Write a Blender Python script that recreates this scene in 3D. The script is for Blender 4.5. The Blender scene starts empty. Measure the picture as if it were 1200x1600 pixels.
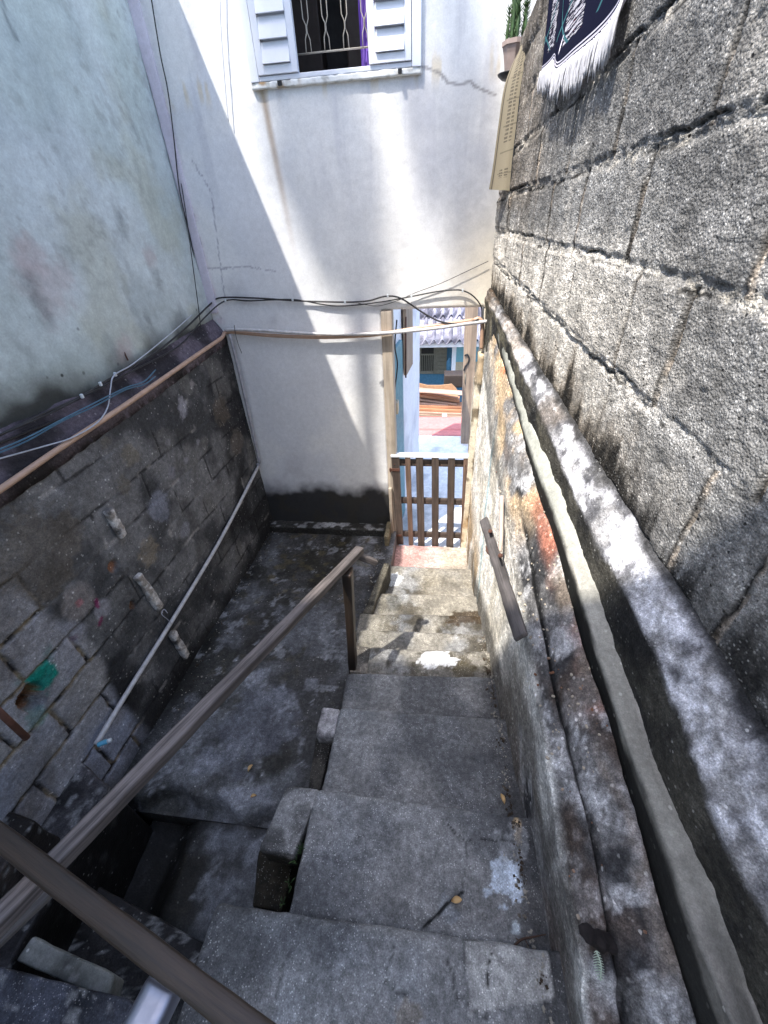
import bpy, math, random
import numpy as np
from mathutils import Vector, Matrix

# ------------------------------------------------------------------ camera, sky, sun
SC = bpy.context.scene
COL = SC.collection
OFF = 4.8                      # height of the eye above the lowest ground (world z)
FPX, D = 642.0, 3.1            # focal length in photo pixels, distance to the end wall
def _n(v): return v / np.linalg.norm(v)
_Y = _n(np.array([94, 463, -FPX])); _Zd = np.array([50, -900, -FPX])
_Z = -_n(_Zd - _Y * (_Zd @ _Y)); _X = np.cross(_Y, _Z)
ROT = np.array([_X, _Y, _Z])   # rows: world axes in camera space
cam = bpy.data.cameras.new('camera'); camo = bpy.data.objects.new('camera', cam)
COL.objects.link(camo); SC.camera = camo
cam.sensor_fit = 'VERTICAL'; cam.sensor_height = 36; cam.lens = 36 * FPX / 1600
cam.clip_start = 0.02; cam.clip_end = 3000
M4 = Matrix([list(r) for r in ROT]).to_4x4(); M4.translation = (0, 0, OFF)
camo.matrix_world = M4

SUN = Vector((1.0, 1.3, -3.25)).normalized()       # direction the light travels
EL = math.asin(-SUN.z); AZ = math.atan2(-SUN.x, -SUN.y)
w = bpy.data.worlds.new('World'); SC.world = w; w.use_nodes = True
nt = w.node_tree; bg = nt.nodes['Background']; sky = nt.nodes.new('ShaderNodeTexSky')
sky.sky_type = 'NISHITA'; sky.sun_disc = False; sky.sun_elevation = EL; sky.sun_rotation = AZ
sky.dust_density = 1.5; sky.ozone_density = 0.5
nt.links.new(sky.outputs[0], bg.inputs[0]); bg.inputs[1].default_value = 0.15
sl = bpy.data.lights.new('sun', 'SUN'); sl.energy = 2.15; sl.angle = math.radians(0.6); sl.color = (1, 0.95, 0.87)
so = bpy.data.objects.new('sun', sl); COL.objects.link(so)
so.rotation_euler = SUN.to_track_quat('-Z', 'Y').to_euler(); so.location = (-3, -5, OFF + 9)
SC.view_settings.view_transform = 'Standard'; SC.view_settings.look = 'None'
SC.view_settings.exposure = 2.0; SC.view_settings.gamma = 1
SC.cycles.max_bounces = 8; SC.cycles.diffuse_bounces = 5

# ------------------------------------------------------------------ helpers
rng = random.Random(5)
def ray(px, py): return ROT @ np.array([px - 600, 800 - py, -FPX])
def onx(px, py, x): d = ray(px, py); return d * x / d[0]
def ony(px, py, y): d = ray(px, py); return d * y / d[1]
def onz(px, py, z): d = ray(px, py); return d * z / d[2]
def onpl(px, py, a, b): d = ray(px, py); return d * a / (d[0] - b * d[1])   # plane x = a + b*y
def A(*p): return np.array(p, float)
def lin(r, g, b): return np.array([((c / 255) / 12.92 if c / 255 <= 0.04045 else ((c / 255 + 0.055) / 1.055) ** 2.4) for c in (r, g, b)])
def sst(a, b, x): t = np.clip((x - a) / (b - a), 0, 1); return t * t * (3 - 2 * t)
def mixc(a, b, m): m = np.asarray(m)[..., None]; return a * (1 - m) + b * m

def _h(ix, iy, iz, seed):
    n = (ix.astype(np.uint32) * np.uint32(374761393) + iy.astype(np.uint32) * np.uint32(668265263)
         + iz.astype(np.uint32) * np.uint32(2246822519) + np.uint32((seed * 3266489917) & 0xffffffff))
    n = (n ^ (n >> np.uint32(13))) * np.uint32(1274126177); n = (n ^ (n >> np.uint32(16))) * np.uint32(2654435761)
    return ((n ^ (n >> np.uint32(15))) & np.uint32(0xffffff)).astype(np.float64) / 0xffffff
def vn(P, seed=0):
    i = np.floor(P).astype(np.int64); f = P - i; u = f * f * (3 - 2 * f)
    i = (i & 0xffffffff); x, y, z = i[..., 0], i[..., 1], i[..., 2]; r = 0
    for a in (0, 1):
        for b in (0, 1):
            for c in (0, 1):
                wt = (u[..., 0] if a else 1 - u[..., 0]) * (u[..., 1] if b else 1 - u[..., 1]) * (u[..., 2] if c else 1 - u[..., 2])
                r = r + wt * _h(x + a, y + b, z + c, seed)
    return r
def fbm(P, s=1.0, o=4, seed=0, rough=0.5, st=(1, 1, 1)):
    P = P * np.array(st) * s; r = 0; a = 1; t = 0
    for k in range(o): r = r + a * vn(P + 17.3 * k, seed + k * 7); t += a; a *= rough; P = P * 2.03
    return r / t                 # 0..1 around 0.5

def mesh(name, V, F, mat, col=None, lc=None, smooth=True):
    me = bpy.data.meshes.new(name)
    V = np.asarray(V, float); me.from_pydata([], [], []) if False else None
    loops = [i for f in F for i in f] if not isinstance(F, np.ndarray) else None
    if isinstance(F, np.ndarray):
        nf = len(F); k = F.shape[1]; me.vertices.add(len(V)); me.vertices.foreach_set('co', V.ravel())
        me.loops.add(nf * k); me.loops.foreach_set('vertex_index', F.ravel().astype(np.int32))
        me.polygons.add(nf); me.polygons.foreach_set('loop_start', np.arange(0, nf * k, k, dtype=np.int32))
        me.polygons.foreach_set('loop_total', np.full(nf, k, dtype=np.int32))
        me.update(calc_edges=True)
    else:
        me.from_pydata(V.tolist(), [], [list(map(int, f)) for f in F])
    if col is not None:
        a = me.attributes.new('Col', 'FLOAT_COLOR', 'POINT')
        c = np.ones((len(V), 4)); c[:, :3] = col; a.data.foreach_set('color', c.ravel())
    if lc is not None:
        a = me.attributes.new('lc', 'FLOAT_VECTOR', 'POINT'); a.data.foreach_set('vector', np.asarray(lc, float).ravel())
    me.validate()
    me.polygons.foreach_set('use_smooth', [smooth] * len(me.polygons))
    if mat: me.materials.append(mat)
    return me
def tag(o, label, cat, group=None, kind=None):
    if label: o['label'] = label
    if cat: o['category'] = cat
    if group: o['group'] = group
    if kind: o['kind'] = kind
    return o
BASE = {}
def thing(name, base, label, cat, group=None):
    o = bpy.data.objects.new(name, None); COL.objects.link(o); o.empty_display_size = 0.1
    o.location = (base[0], base[1], base[2] + OFF); BASE[o] = np.array(base, float)
    return tag(o, label, cat, group)
def put(me, name, parent=None, label=None, cat=None, group=None, kind=None):
    """Link a mesh given in eye coordinates; a top-level one gets its origin at its base."""
    n = len(me.vertices); co = np.empty(n * 3); me.vertices.foreach_get('co', co); co = co.reshape(-1, 3)
    o = bpy.data.objects.new(name, me); COL.objects.link(o)
    if parent is None or isinstance(parent, str):
        b = np.array([*(co[:, :2].min(0) + co[:, :2].max(0)) / 2, co[:, 2].min()]); o.location = (b[0], b[1], b[2] + OFF)
    else:
        r = parent
        while r.parent: r = r.parent
        b = BASE[r] if r in BASE else BASE[parent]; o.parent = parent
    BASE[o] = b
    me.vertices.foreach_set('co', (co - b).ravel()); me.update()
    return tag(o, label, cat, group, kind)

# ---- geometry generators (all in eye coordinates)
def grid_faces(nu, nv):
    i = np.arange((nu - 1) * (nv - 1)); a = (i // (nv - 1)) * nv + i % (nv - 1)
    return np.stack([a, a + nv, a + nv + 1, a + 1], 1)
def solid_grid(P, back):
    """P (nu,nv,3) front sheet + offset vector 'back' -> closed solid (front grid first)."""
    nu, nv = P.shape[:2]; F = [grid_faces(nu, nv)]; n = nu * nv
    idx = np.arange(n).reshape(nu, nv)
    ring = np.concatenate([idx[:, 0], idx[-1, 1:], idx[-2::-1, -1], idx[0, -2:0:-1]])
    R = P.reshape(-1, 3)[ring]; Q = R + np.array(back, float); m = len(ring); r1 = n + np.arange(m); r2 = r1 + m
    F.append(np.stack([r1, r2, np.roll(r2, -1), np.roll(r1, -1)], 1)[:, ::-1])      # sides have their own vertices: a crisp edge
    V = np.concatenate([P.reshape(-1, 3), R, Q, Q.mean(0)[None]])
    c = len(V) - 1; r2n = np.roll(r2, -1)
    F.append(np.stack([r2, r2n, np.full(m, c), np.full(m, c)], 1))
    faces = np.concatenate(F[:2]).tolist() + [[a, b, c] for a, b in zip(r2, r2n)]
    return V, faces
def rough_hex(C, res=0.02, rad=0.008, amp=0.003, fr=12, seed=1, maxn=160):
    """C: 8 corners (x0y0z0,x1y0z0,x1y1z0,x0y1z0, then z1) -> rounded, noisy solid. returns V,F,local(m)"""
    C = np.asarray(C, float)
    L = np.array([np.linalg.norm((C[1] + C[5] + C[2] + C[6] - C[0] - C[4] - C[3] - C[7]) / 4),
                  np.linalg.norm((C[3] + C[2] + C[6] + C[7] - C[0] - C[1] - C[4] - C[5]) / 4),
                  np.linalg.norm((C[4:].sum(0) - C[:4].sum(0)) / 4)])
    N = np.clip(np.ceil(L / res).astype(int) + 1, 3, maxn)
    Vs = []; Fs = []; off = 0
    def ax(k):
        n = N[k]; t = np.linspace(0, 1, n); e = min(rad / L[k], 0.4)
        return np.unique(np.concatenate([[0, e * 0.3, e], t[(t > e) & (t < 1 - e)], [1 - e, 1 - e * 0.3, 1]]))
    T = [ax(0), ax(1), ax(2)]
    for k in range(3):
        a, b = [(1, 2), (2, 0), (0, 1)][k]
        for s in (0, 1):
            g = np.zeros((len(T[a]), len(T[b]), 3)); g[..., a] = T[a][:, None]; g[..., b] = T[b][None]; g[..., k] = s
            f = grid_faces(len(T[a]), len(T[b])) + off
            if s == 0: f = f[:, ::-1]
            Vs.append(g.reshape(-1, 3)); Fs.append(f); off += len(Vs[-1])
    U = np.concatenate(Vs); F = np.concatenate(Fs)
    key = np.round(U * 1e5).astype(np.int64); _, first, inv = np.unique(key, axis=0, return_index=True, return_inverse=True)
    U = U[first]; F = inv.ravel()[F]
    m = (U - 0.5) * L; r = min(rad, L.min() * 0.45); inner = np.clip(m, -L / 2 + r, L / 2 - r); d = m - inner
    ln = np.linalg.norm(d, axis=1, keepdims=True); nrm = d / np.maximum(ln, 1e-9)
    m = inner + nrm * r; U2 = m / L + 0.5
    u, v, ww = U2.T
    Wt = [(1 - u) * (1 - v) * (1 - ww), u * (1 - v) * (1 - ww), u * v * (1 - ww), (1 - u) * v * (1 - ww),
          (1 - u) * (1 - v) * ww, u * (1 - v) * ww, u * v * ww, (1 - u) * v * ww]
    P = sum(wt[:, None] * c for wt, c in zip(Wt, C))
    ex = _n(C[1] - C[0]); ey = _n(C[3] - C[0]); ez = _n(C[4] - C[0]); nw = nrm[:, :1] * ex + nrm[:, 1:2] * ey + nrm[:, 2:] * ez
    if amp: P = P + nw * ((fbm(P, fr, 4, seed) - 0.5) * 2 * amp)[:, None]
    return P, F, m
def box8(x0, x1, y0, y1, z0, z1):
    return [A(x0, y0, z0), A(x1, y0, z0), A(x1, y1, z0), A(x0, y1, z0), A(x0, y0, z1), A(x1, y0, z1), A(x1, y1, z1), A(x0, y1, z1)]
def prism8(top4, dz):       # top4: 4 points counter-clockwise seen from above
    t = [np.array(p, float) for p in top4]; return [p + A(0, 0, -dz) for p in t] + t
def beam8(p, q, wd, ht, up=(0, 0, 1)):
    p = np.array(p, float); q = np.array(q, float); d = _n(q - p); s = _n(np.cross(d, np.array(up, float))); n = np.cross(s, d)
    r = []
    for e in (-ht / 2, ht / 2):
        r += [p - s * wd / 2 + n * e, q - s * wd / 2 + n * e, q + s * wd / 2 + n * e, p + s * wd / 2 + n * e]
    return [r[0], r[1], r[2], r[3], r[4], r[5], r[6], r[7]]
def fixh(C):                # make the hexahedron right-handed
    C = list(C)
    if np.dot(np.cross(C[1] - C[0], C[3] - C[0]), C[4] - C[0]) < 0: C = [C[3], C[2], C[1], C[0], C[7], C[6], C[5], C[4]]
    return C
def hexmesh(name, C, mat, colf=None, **k):
    V, F, m = rough_hex(fixh(C), **k); return mesh(name, V, F, mat, colf(V) if colf is not None else None, m)
def spline(pts, n=8):
    P = [np.array(p, float) for p in pts]
    if len(P) < 3: return np.array(P)
    P = [2 * P[0] - P[1]] + P + [2 * P[-1] - P[-2]]; out = []
    for i in range(1, len(P) - 2):
        a, b, c, d = P[i - 1:i + 3]
        for t in np.arange(n) / n:
            out.append(0.5 * (2 * b + (c - a) * t + (2 * a - 5 * b + 4 * c - d) * t * t + (3 * b - a - 3 * c + d) * t ** 3))
    out.append(P[-2]); return np.array(out)
def tube(pts, r, seg=10, n=8, smooth_path=True, cap=True):
    P = spline(pts, n) if smooth_path else np.array([np.array(p, float) for p in pts])
    T = np.gradient(P, axis=0); T /= np.linalg.norm(T, axis=1, keepdims=True) + 1e-12
    up = A(0, 0, 1) if abs(T[0][2]) < 0.9 else A(1, 0, 0); s = _n(np.cross(T[0], up)); V = []
    rr = r if hasattr(r, '__len__') else [r] * len(P)
    if hasattr(r, '__len__'): rr = np.interp(np.linspace(0, 1, len(P)), np.linspace(0, 1, len(r)), r)
    for i in range(len(P)):
        s = _n(s - T[i] * (s @ T[i])); b = np.cross(T[i], s)
        for k in range(seg):
            a = 2 * math.pi * k / seg; V.append(P[i] + rr[i] * (math.cos(a) * s + math.sin(a) * b))
    F = []
    for i in range(len(P) - 1):
        for k in range(seg):
            a = i * seg + k; b = i * seg + (k + 1) % seg; F.append([a, b, b + seg, a + seg])
    if cap: F.append(list(range(seg))[::-1]); F.append([(len(P) - 1) * seg + k for k in range(seg)])
    return np.array(V), F
def merge(parts):
    V = []; F = []; o = 0
    for v, f in parts:
        V.append(np.asarray(v, float)); F += [[int(i) + o for i in q] for q in f]; o += len(v)
    return np.concatenate(V), F
def sbox(x0, x1, y0, y1, z0, z1): return hexVF(box8(x0, x1, y0, y1, z0, z1))
def hexVF(C):
    C = fixh(C); return np.array(C), [[0, 3, 2, 1], [4, 5, 6, 7], [0, 1, 5, 4], [1, 2, 6, 5], [2, 3, 7, 6], [3, 0, 4, 7]]
def bevel(o, wd=0.003, seg=2):
    m = o.modifiers.new('bevel', 'BEVEL'); m.width = wd; m.segments = seg; m.limit_method = 'ANGLE'; return o

# ------------------------------------------------------------------ materials
class NB:
    def __init__(s, name):
        s.m = bpy.data.materials.new(name); s.m.use_nodes = True; s.t = s.m.node_tree; s.p = s.t.nodes['Principled BSDF']
    def n(s, typ, **k):
        nd = s.t.nodes.new(typ)
        for a, b in k.items(): setattr(nd, a, b)
        return nd
    def l(s, a, b): s.t.links.new(a, b)
    def val(s, x, inp):
        if hasattr(x, 'links') or isinstance(x, bpy.types.NodeSocket): s.l(x, inp)
        else: inp.default_value = x
    def math(s, op, a, b=0.0, c=0.0, clamp=False):
        nd = s.n('ShaderNodeMath', operation=op, use_clamp=clamp)
        s.val(a, nd.inputs[0]); s.val(b, nd.inputs[1]); s.val(c, nd.inputs[2]); return nd.outputs[0]
    def mapr(s, x, a, b, c=0.0, d=1.0):
        nd = s.n('ShaderNodeMapRange'); s.val(x, nd.inputs[0])
        for i, v in enumerate((a, b, c, d)): nd.inputs[i + 1].default_value = v
        return nd.outputs[0]
    def mix(s, f, a, b, mode='MIX'):
        nd = s.n('ShaderNodeMix', data_type='RGBA', blend_type=mode); s.val(f, nd.inputs[0])
        for x, i in ((a, 6), (b, 7)):
            if isinstance(x, bpy.types.NodeSocket): s.l(x, nd.inputs[i])
            else: nd.inputs[i].default_value = (*x, 1)
        return nd.outputs[2]
    def pos(s): return s.n('ShaderNodeNewGeometry').outputs['Position']
    def scl(s, v, sx, sy, sz):
        nd = s.n('ShaderNodeVectorMath', operation='MULTIPLY'); s.l(v, nd.inputs[0]); nd.inputs[1].default_value = (sx, sy, sz); return nd.outputs[0]
    def noise(s, v, sc, det=4, rough=0.55):
        nd = s.n('ShaderNodeTexNoise'); s.l(v, nd.inputs['Vector']); nd.inputs['Scale'].default_value = sc
        nd.inputs['Detail'].default_value = det; nd.inputs['Roughness'].default_value = rough; return nd.outputs['Fac']
    def vor(s, v, sc, feat='F1'):
        nd = s.n('ShaderNodeTexVoronoi', feature=feat); s.l(v, nd.inputs['Vector']); nd.inputs['Scale'].default_value = sc; return nd
    def bump(s, h, st, dist):
        nd = s.n('ShaderNodeBump'); s.l(h, nd.inputs['Height']); nd.inputs['Strength'].default_value = st; nd.inputs['Distance'].default_value = dist
        s.l(nd.outputs[0], s.p.inputs['Normal'])
    def attr(s, name, out='Color'):
        nd = s.n('ShaderNodeAttribute', attribute_name=name); return nd.outputs[out]

def stone(name, g1=60, g2=14, con=0.7, speck=0.0, sc=120, rough=0.85, bd=0.002, bs=0.7, tint=(1, 1, 1), fleck=(0.75, 0.74, 0.7), pits=0.0):
    """Weathered cement look over the surface's own colour attribute."""
    b = NB(name); P = b.pos(); col = b.attr('Col')
    n1 = b.noise(P, g1, 6, 0.65); n2 = b.noise(P, g2, 5, 0.6); n3 = b.noise(P, g1 * 4.5, 3, 0.7)
    f = b.math('ADD', b.mapr(n1, 0.3, 0.7, -1, 1), b.math('MULTIPLY', b.mapr(n2, 0.3, 0.7, -1, 1), 0.7))
    f = b.math('ADD', f, b.math('MULTIPLY', b.mapr(n3, 0.3, 0.7, -1, 1), 0.9))
    k = b.math('POWER', 2.0, b.math('MULTIPLY', f, con))
    cm = b.n('ShaderNodeVectorMath', operation='SCALE'); b.l(col, cm.inputs[0]); b.l(k, cm.inputs['Scale'])
    c = cm.outputs[0]; h = b.math('ADD', n1, b.math('MULTIPLY', n3, 0.5))
    if speck > 0:
        v = b.vor(P, sc); r = b.n('ShaderNodeSeparateColor'); b.l(v.outputs['Color'], r.inputs[0])
        msk = b.math('MULTIPLY', b.mapr(r.outputs[0], 1 - speck, min(1.0, 1 - speck + 0.08)), b.mapr(v.outputs['Distance'], 0.35, 0.55, 1, 0))
        msk = b.math('MULTIPLY', msk, b.mapr(n2, 0.4, 0.6, 0.15, 1))
        lum = b.n('ShaderNodeVectorMath', operation='SCALE'); b.l(c, lum.inputs[0]); lum.inputs['Scale'].default_value = 2.4
        c = b.mix(msk, c, b.mix(0.35, lum.outputs[0], fleck))
        dk = b.math('MULTIPLY', b.mapr(b.noise(P, sc * 0.9, 3, 0.7), 0.62, 0.72), min(0.8, speck * 4))
        c = b.mix(dk, c, (0.015, 0.015, 0.015))
        h = b.math('ADD', h, b.math('MULTIPLY', v.outputs['Distance'], -0.8))
    if pits > 0:
        v2 = b.vor(P, sc * 0.45); r2 = b.n('ShaderNodeSeparateColor'); b.l(v2.outputs['Color'], r2.inputs[0])
        pm = b.math('MULTIPLY', b.mapr(v2.outputs['Distance'], 0.18, 0.32, 1, 0), b.mapr(r2.outputs[0], 1 - pits, 1.0))
        c = b.mix(pm, c, (0.01, 0.01, 0.01)); h = b.math('ADD', h, b.math('MULTIPLY', pm, -0.6))
    b.l(c, b.p.inputs['Base Color']); b.l(b.mapr(n2, 0.3, 0.7, rough - 0.12, min(1, rough + 0.1)), b.p.inputs['Roughness'])
    b.p.inputs['Specular IOR Level'].default_value = 0.25
    b.bump(h, bs, bd); return b.m
def wood(name, c1, c2, dirt=(0.03, 0.025, 0.02), dirt_amt=0.5, rough=0.7, scale=1.0):
    b = NB(name); L = b.attr('lc', 'Vector')
    V = b.scl(L, 3 * scale, 60 * scale, 60 * scale); n = b.noise(V, 1.0, 6, 0.65); n2 = b.noise(b.scl(L, 1.2, 14, 14), 1.0, 4); n3 = b.noise(b.pos(), 9, 5, 0.6)
    c = b.mix(b.mapr(n, 0.4, 0.6), c1, c2); c = b.mix(b.mapr(n2, 0.45, 0.62, 0, 0.6), c, [x * 0.45 for x in c1])
    c = b.mix(b.mapr(n3, 0.5, 0.75, 0, dirt_amt), c, dirt)
    fine = b.noise(b.scl(L, 8, 260, 260), 1.0, 3); c = b.mix(b.mapr(fine, 0.55, 0.75, 0, 0.6), c, [x * 0.35 for x in c1])
    b.l(c, b.p.inputs['Base Color']); b.p.inputs['Roughness'].default_value = rough; b.bump(b.math('ADD', n, fine), 0.6, 0.002)
    return b.m
def plain(name, c, rough=0.5, metal=0.0, var=0.25, sc=25, bd=0.0006, spec=0.5, trans=0.0):
    b = NB(name); n = b.noise(b.pos(), sc, 5, 0.6)
    b.l(b.mix(b.mapr(n, 0.3, 0.75), c, [x * (1 - var) for x in c]), b.p.inputs['Base Color'])
    b.l(b.mapr(n, 0.3, 0.7, max(0.05, rough - 0.1), min(1, rough + 0.12)), b.p.inputs['Roughness'])
    b.p.inputs['Metallic'].default_value = metal; b.p.inputs['Specular IOR Level'].default_value = spec
    if trans: b.p.inputs['Transmission Weight'].default_value = trans
    b.bump(n, 0.4, bd); return b.m

M = {}
M['plaster'] = stone('white_plaster', 30, 5, 0.10, rough=0.8, bd=0.001, bs=0.35)
M['green'] = stone('pale_green_plaster', 24, 5, 0.16, rough=0.85, bd=0.0018, bs=0.45, pits=0.03, sc=70)
M['dark'] = stone('blackened_block_wall', 45, 9, 0.5, 0.06, 90, rough=0.9, bd=0.003, bs=0.8)
M['block'] = stone('rough_cement_block', 62, 9, 0.8, 0.20, 150, rough=0.95, bd=0.004, bs=1.0, pits=0.25)
M['ledge'] = stone('weathered_concrete_ledge', 60, 12, 0.75, 0.07, 130, rough=0.9, bd=0.003, bs=0.9)
M['parapet'] = stone('mossy_concrete_parapet', 60, 12, 0.8, 0.12, 85, rough=0.9, bd=0.004, bs=0.9)
M['mortar'] = stone('smooth_mortar', 60, 10, 0.3, 0.03, 90, rough=0.85, bd=0.0015, bs=0.5)
M['step'] = stone('worn_concrete_step', 48, 8, 0.62, 0.12, 260, rough=0.82, bd=0.002, bs=0.7)
M['floor'] = stone('damp_mossy_concrete', 40, 7, 0.7, 0.035, 110, rough=0.6, bd=0.002, bs=0.7)
M['oldwood'] = wood('weathered_dark_wood', (0.20, 0.17, 0.16), (0.055, 0.045, 0.042))
M['brownbeam'] = wood('brown_stained_beam', (0.045, 0.028, 0.018), (0.02, 0.014, 0.01), dirt_amt=0.4, rough=0.5)
M['gatewood'] = wood('brown_gate_wood', (0.105, 0.078, 0.064), (0.055, 0.04, 0.034), dirt_amt=0.6)
M['gatewood2'] = wood('lighter_gate_wood', (0.22, 0.14, 0.10), (0.13, 0.08, 0.06), dirt_amt=0.4)
M['postwood'] = wood('sun_greyed_post_wood', (0.42, 0.31, 0.22), (0.30, 0.22, 0.16), dirt_amt=0.25)
M['jambwood'] = wood('pale_painted_jamb_wood', (0.55, 0.47, 0.38), (0.45, 0.37, 0.29), dirt_amt=0.25)
M['plank'] = wood('fresh_orange_plank', (0.62, 0.30, 0.16), (0.48, 0.22, 0.12), dirt_amt=0.12)
M['plank2'] = wood('pale_pink_plank', (0.60, 0.38, 0.28), (0.45, 0.28, 0.2), dirt_amt=0.15)
M['rust'] = wood('peeling_board', (0.14, 0.125, 0.122), (0.06, 0.054, 0.053), dirt_amt=0.6)
M['pvc_tan'] = plain('tan_pvc', (0.52, 0.34, 0.24), 0.4)
M['pvc_white'] = plain('dull_white_pvc', (0.62, 0.6, 0.6), 0.4, var=0.45)
M['pvc_grey'] = plain('grey_pvc', (0.42, 0.42, 0.46), 0.4, var=0.45)
M['cable'] = plain('black_cable', (0.015, 0.015, 0.018), 0.45)
M['cable_b'] = plain('blue_cable', (0.06, 0.16, 0.24), 0.45)
M['cable_w'] = plain('grey_white_cable', (0.5, 0.52, 0.58), 0.5)
M['white'] = plain('white_paint', (0.78, 0.8, 0.84), 0.4, var=0.1)
M['whitem'] = plain('white_enamel_metal', (0.80, 0.82, 0.88), 0.35, var=0.08)
M['ironw'] = plain('cream_iron_grille', (0.5, 0.46, 0.38), 0.5, var=0.4)
M['dark_in'] = plain('dark_interior', (0.02, 0.018, 0.018), 0.7)
M['brown_in'] = plain('brown_interior_furniture', (0.045, 0.032, 0.026), 0.6)
M['purple'] = plain('purple_curtain', (0.16, 0.08, 0.42), 0.8)
M['teal'] = plain('faded_teal_paint', (0.13, 0.30, 0.36), 0.5, var=0.2)
M['blue'] = plain('blue_house_paint', (0.05, 0.17, 0.28), 0.7, var=0.25)
M['lblue'] = plain('light_blue_paint', (0.22, 0.5, 0.62), 0.7, var=0.2)
M['beige'] = plain('beige_paint', (0.6, 0.5, 0.36), 0.7)
M['shut'] = plain('grey_green_shutter', (0.2, 0.19, 0.15), 0.6)
M['asb'] = stone('fibre_cement_roof', 20, 5, 0.3, rough=0.85, bd=0.001)
M['patio'] = stone('white_patio_cement', 20, 5, 0.2, rough=0.7, bd=0.001)
M['steel'] = plain('galvanised_steel', (0.33, 0.35, 0.42), 0.32, 0.85, var=0.3, sc=14)
M['iron'] = plain('rusty_iron', (0.14, 0.06, 0.04), 0.8, var=0.5)
M['cardb'] = plain('cardboard', (0.45, 0.27, 0.15), 0.85)
M['black'] = plain('black_plastic', (0.012, 0.012, 0.013), 0.5)
M['leafy'] = plain('dry_yellow_leaf', (0.62, 0.42, 0.2), 0.7)
M['clay'] = plain('pale_clay_pot', (0.36, 0.28, 0.25), 0.85)
M['clay2'] = plain('dull_pink_pipe', (0.5, 0.4, 0.34), 0.7)
M['brickd'] = plain('charred_brick', (0.018, 0.013, 0.013), 0.9, var=0.5)
M['fringe'] = plain('off_white_yarn', (0.56, 0.56, 0.6), 0.9, var=.3, sc=60)
M['cactus'] = plain('green_cactus', (0.045, 0.10, 0.025), 0.6, var=0.6, sc=90)
M['lime'] = plain('lime_plastic_bag', (0.5, 0.65, 0.08), 0.4)
M['fern'] = plain('pale_fern', (0.5, 0.6, 0.48), 0.7)
M['cupw'] = plain('white_plastic', (0.7, 0.75, 0.78), 0.35)
M['cupb'] = plain('sky_blue_plastic', (0.12, 0.42, 0.6), 0.35)
M['twig'] = plain('brown_twig', (0.08, 0.045, 0.03), 0.85)
M['roofdark'] = plain('roof_tiles_behind', (0.3, 0.14, 0.09), 0.85)
M['leaf'] = plain('tree_leaves', (0.06, 0.11, 0.03), 0.6)
M['ground'] = stone('earth_ground', 8, 2, 0.4, rough=0.95)

G = lambda v: np.array([v, v, v], float)
def seg_dist(Q, pts):
    """Q (n,2), pts list of 2d -> distance to the polyline"""
    d = np.full(len(Q), 1e9)
    for a, b in zip(pts[:-1], pts[1:]):
        a = np.array(a, float); b = np.array(b, float); ab = b - a; t = np.clip(((Q - a) @ ab) / (ab @ ab + 1e-12), 0, 1)
        d = np.minimum(d, np.linalg.norm(Q - a - t[:, None] * ab, axis=1))
    return d
def blob(P, c, r, seed=3, fr=18, edge=0.25, amp=0.9, sq=(1, 1, 1)):
    """noisy patch of radius r (m) around point c, 0..1"""
    d = np.linalg.norm((P - np.array(c)) * np.array(sq), axis=1) / r + (fbm(P, max(fr, 1.3 / r), 5, seed, 0.65) - 0.5) * amp * 2.4
    return 1 - sst(1 - edge, 1 + edge, d)
#BODY
# ================================================================== THE SETTING
gx = np.linspace(-400, 400, 9)
V = [A(x, y, -4.8) for x in (-900, 900) for y in (-900, 900)]
me = mesh('ground', V, [[0, 2, 3, 1]], M['ground'], np.tile(lin(120, 110, 95), (4, 1))); put(me, 'ground', kind='structure')

# ---- left passage floor (damp mossy concrete ramp), upper slab then a slightly lower near slab
def floor_col(P):
    c = mixc(lin(66, 65, 64), lin(100, 101, 103), sst(0.44, 0.62, fbm(P, 2.6, 5, 11)))
    c = mixc(c, lin(132, 134, 140), sst(0.57, 0.66, fbm(P, 5.5, 5, 12)) * sst(0.42, 0.6, fbm(P, 1.8, 3, 13)) * 0.75)
    c = mixc(c, lin(38, 36, 28), sst(0.5, 0.66, fbm(P, 3.4, 4, 14)) * 0.8)
    c = mixc(c, lin(92, 84, 60), sst(0.6, 0.7, fbm(P, 14, 4, 15)) * sst(0.8, 2.4, P[:, 1]) * 0.5)
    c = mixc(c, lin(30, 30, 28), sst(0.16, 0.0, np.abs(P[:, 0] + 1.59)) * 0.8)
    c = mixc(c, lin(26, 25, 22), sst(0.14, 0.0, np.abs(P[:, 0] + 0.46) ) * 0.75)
    c = mixc(c, lin(150, 152, 156), sst(0.6, 0.66, fbm(P, 13, 6, 19, .65)) * 0.5)
    c = mixc(c, lin(128, 130, 136), blob(P, onz(165, 1340, -2.42), 0.14, 16, 20) * 0.6)
    c = mixc(c, lin(100, 102, 110), blob(P, onz(400, 1130, -2.36), 0.22, 17, 12) * 0.6)
    c = mixc(c, lin(105, 107, 112), blob(P, onz(480, 980, -2.38), 0.25, 18, 12) * 0.6)
    return c
def sheet(x0, x1, y0, y1, zf, res, colf, mat, name, amp=0.004, fr=9, seed=2, back=(0, 0, -0.3)):
    xs = np.arange(x0, x1 + res, res); ys = np.arange(y0, y1 + res, res)
    P = np.zeros((len(xs), len(ys), 3)); P[..., 0] = xs[:, None]; P[..., 1] = ys[None]
    P[..., 2] = zf(P[..., 0], P[..., 1]) + (fbm(P, fr, 4, seed) - 0.5) * 2 * amp
    V, F = solid_grid(P, back); V = np.array(V)
    return mesh(name, V, F, mat, colf(V))
def edgeline(x): return 0.71 + 0.03 * np.sin(x * 9) + 0.02 * np.sin(x * 23)
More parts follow.
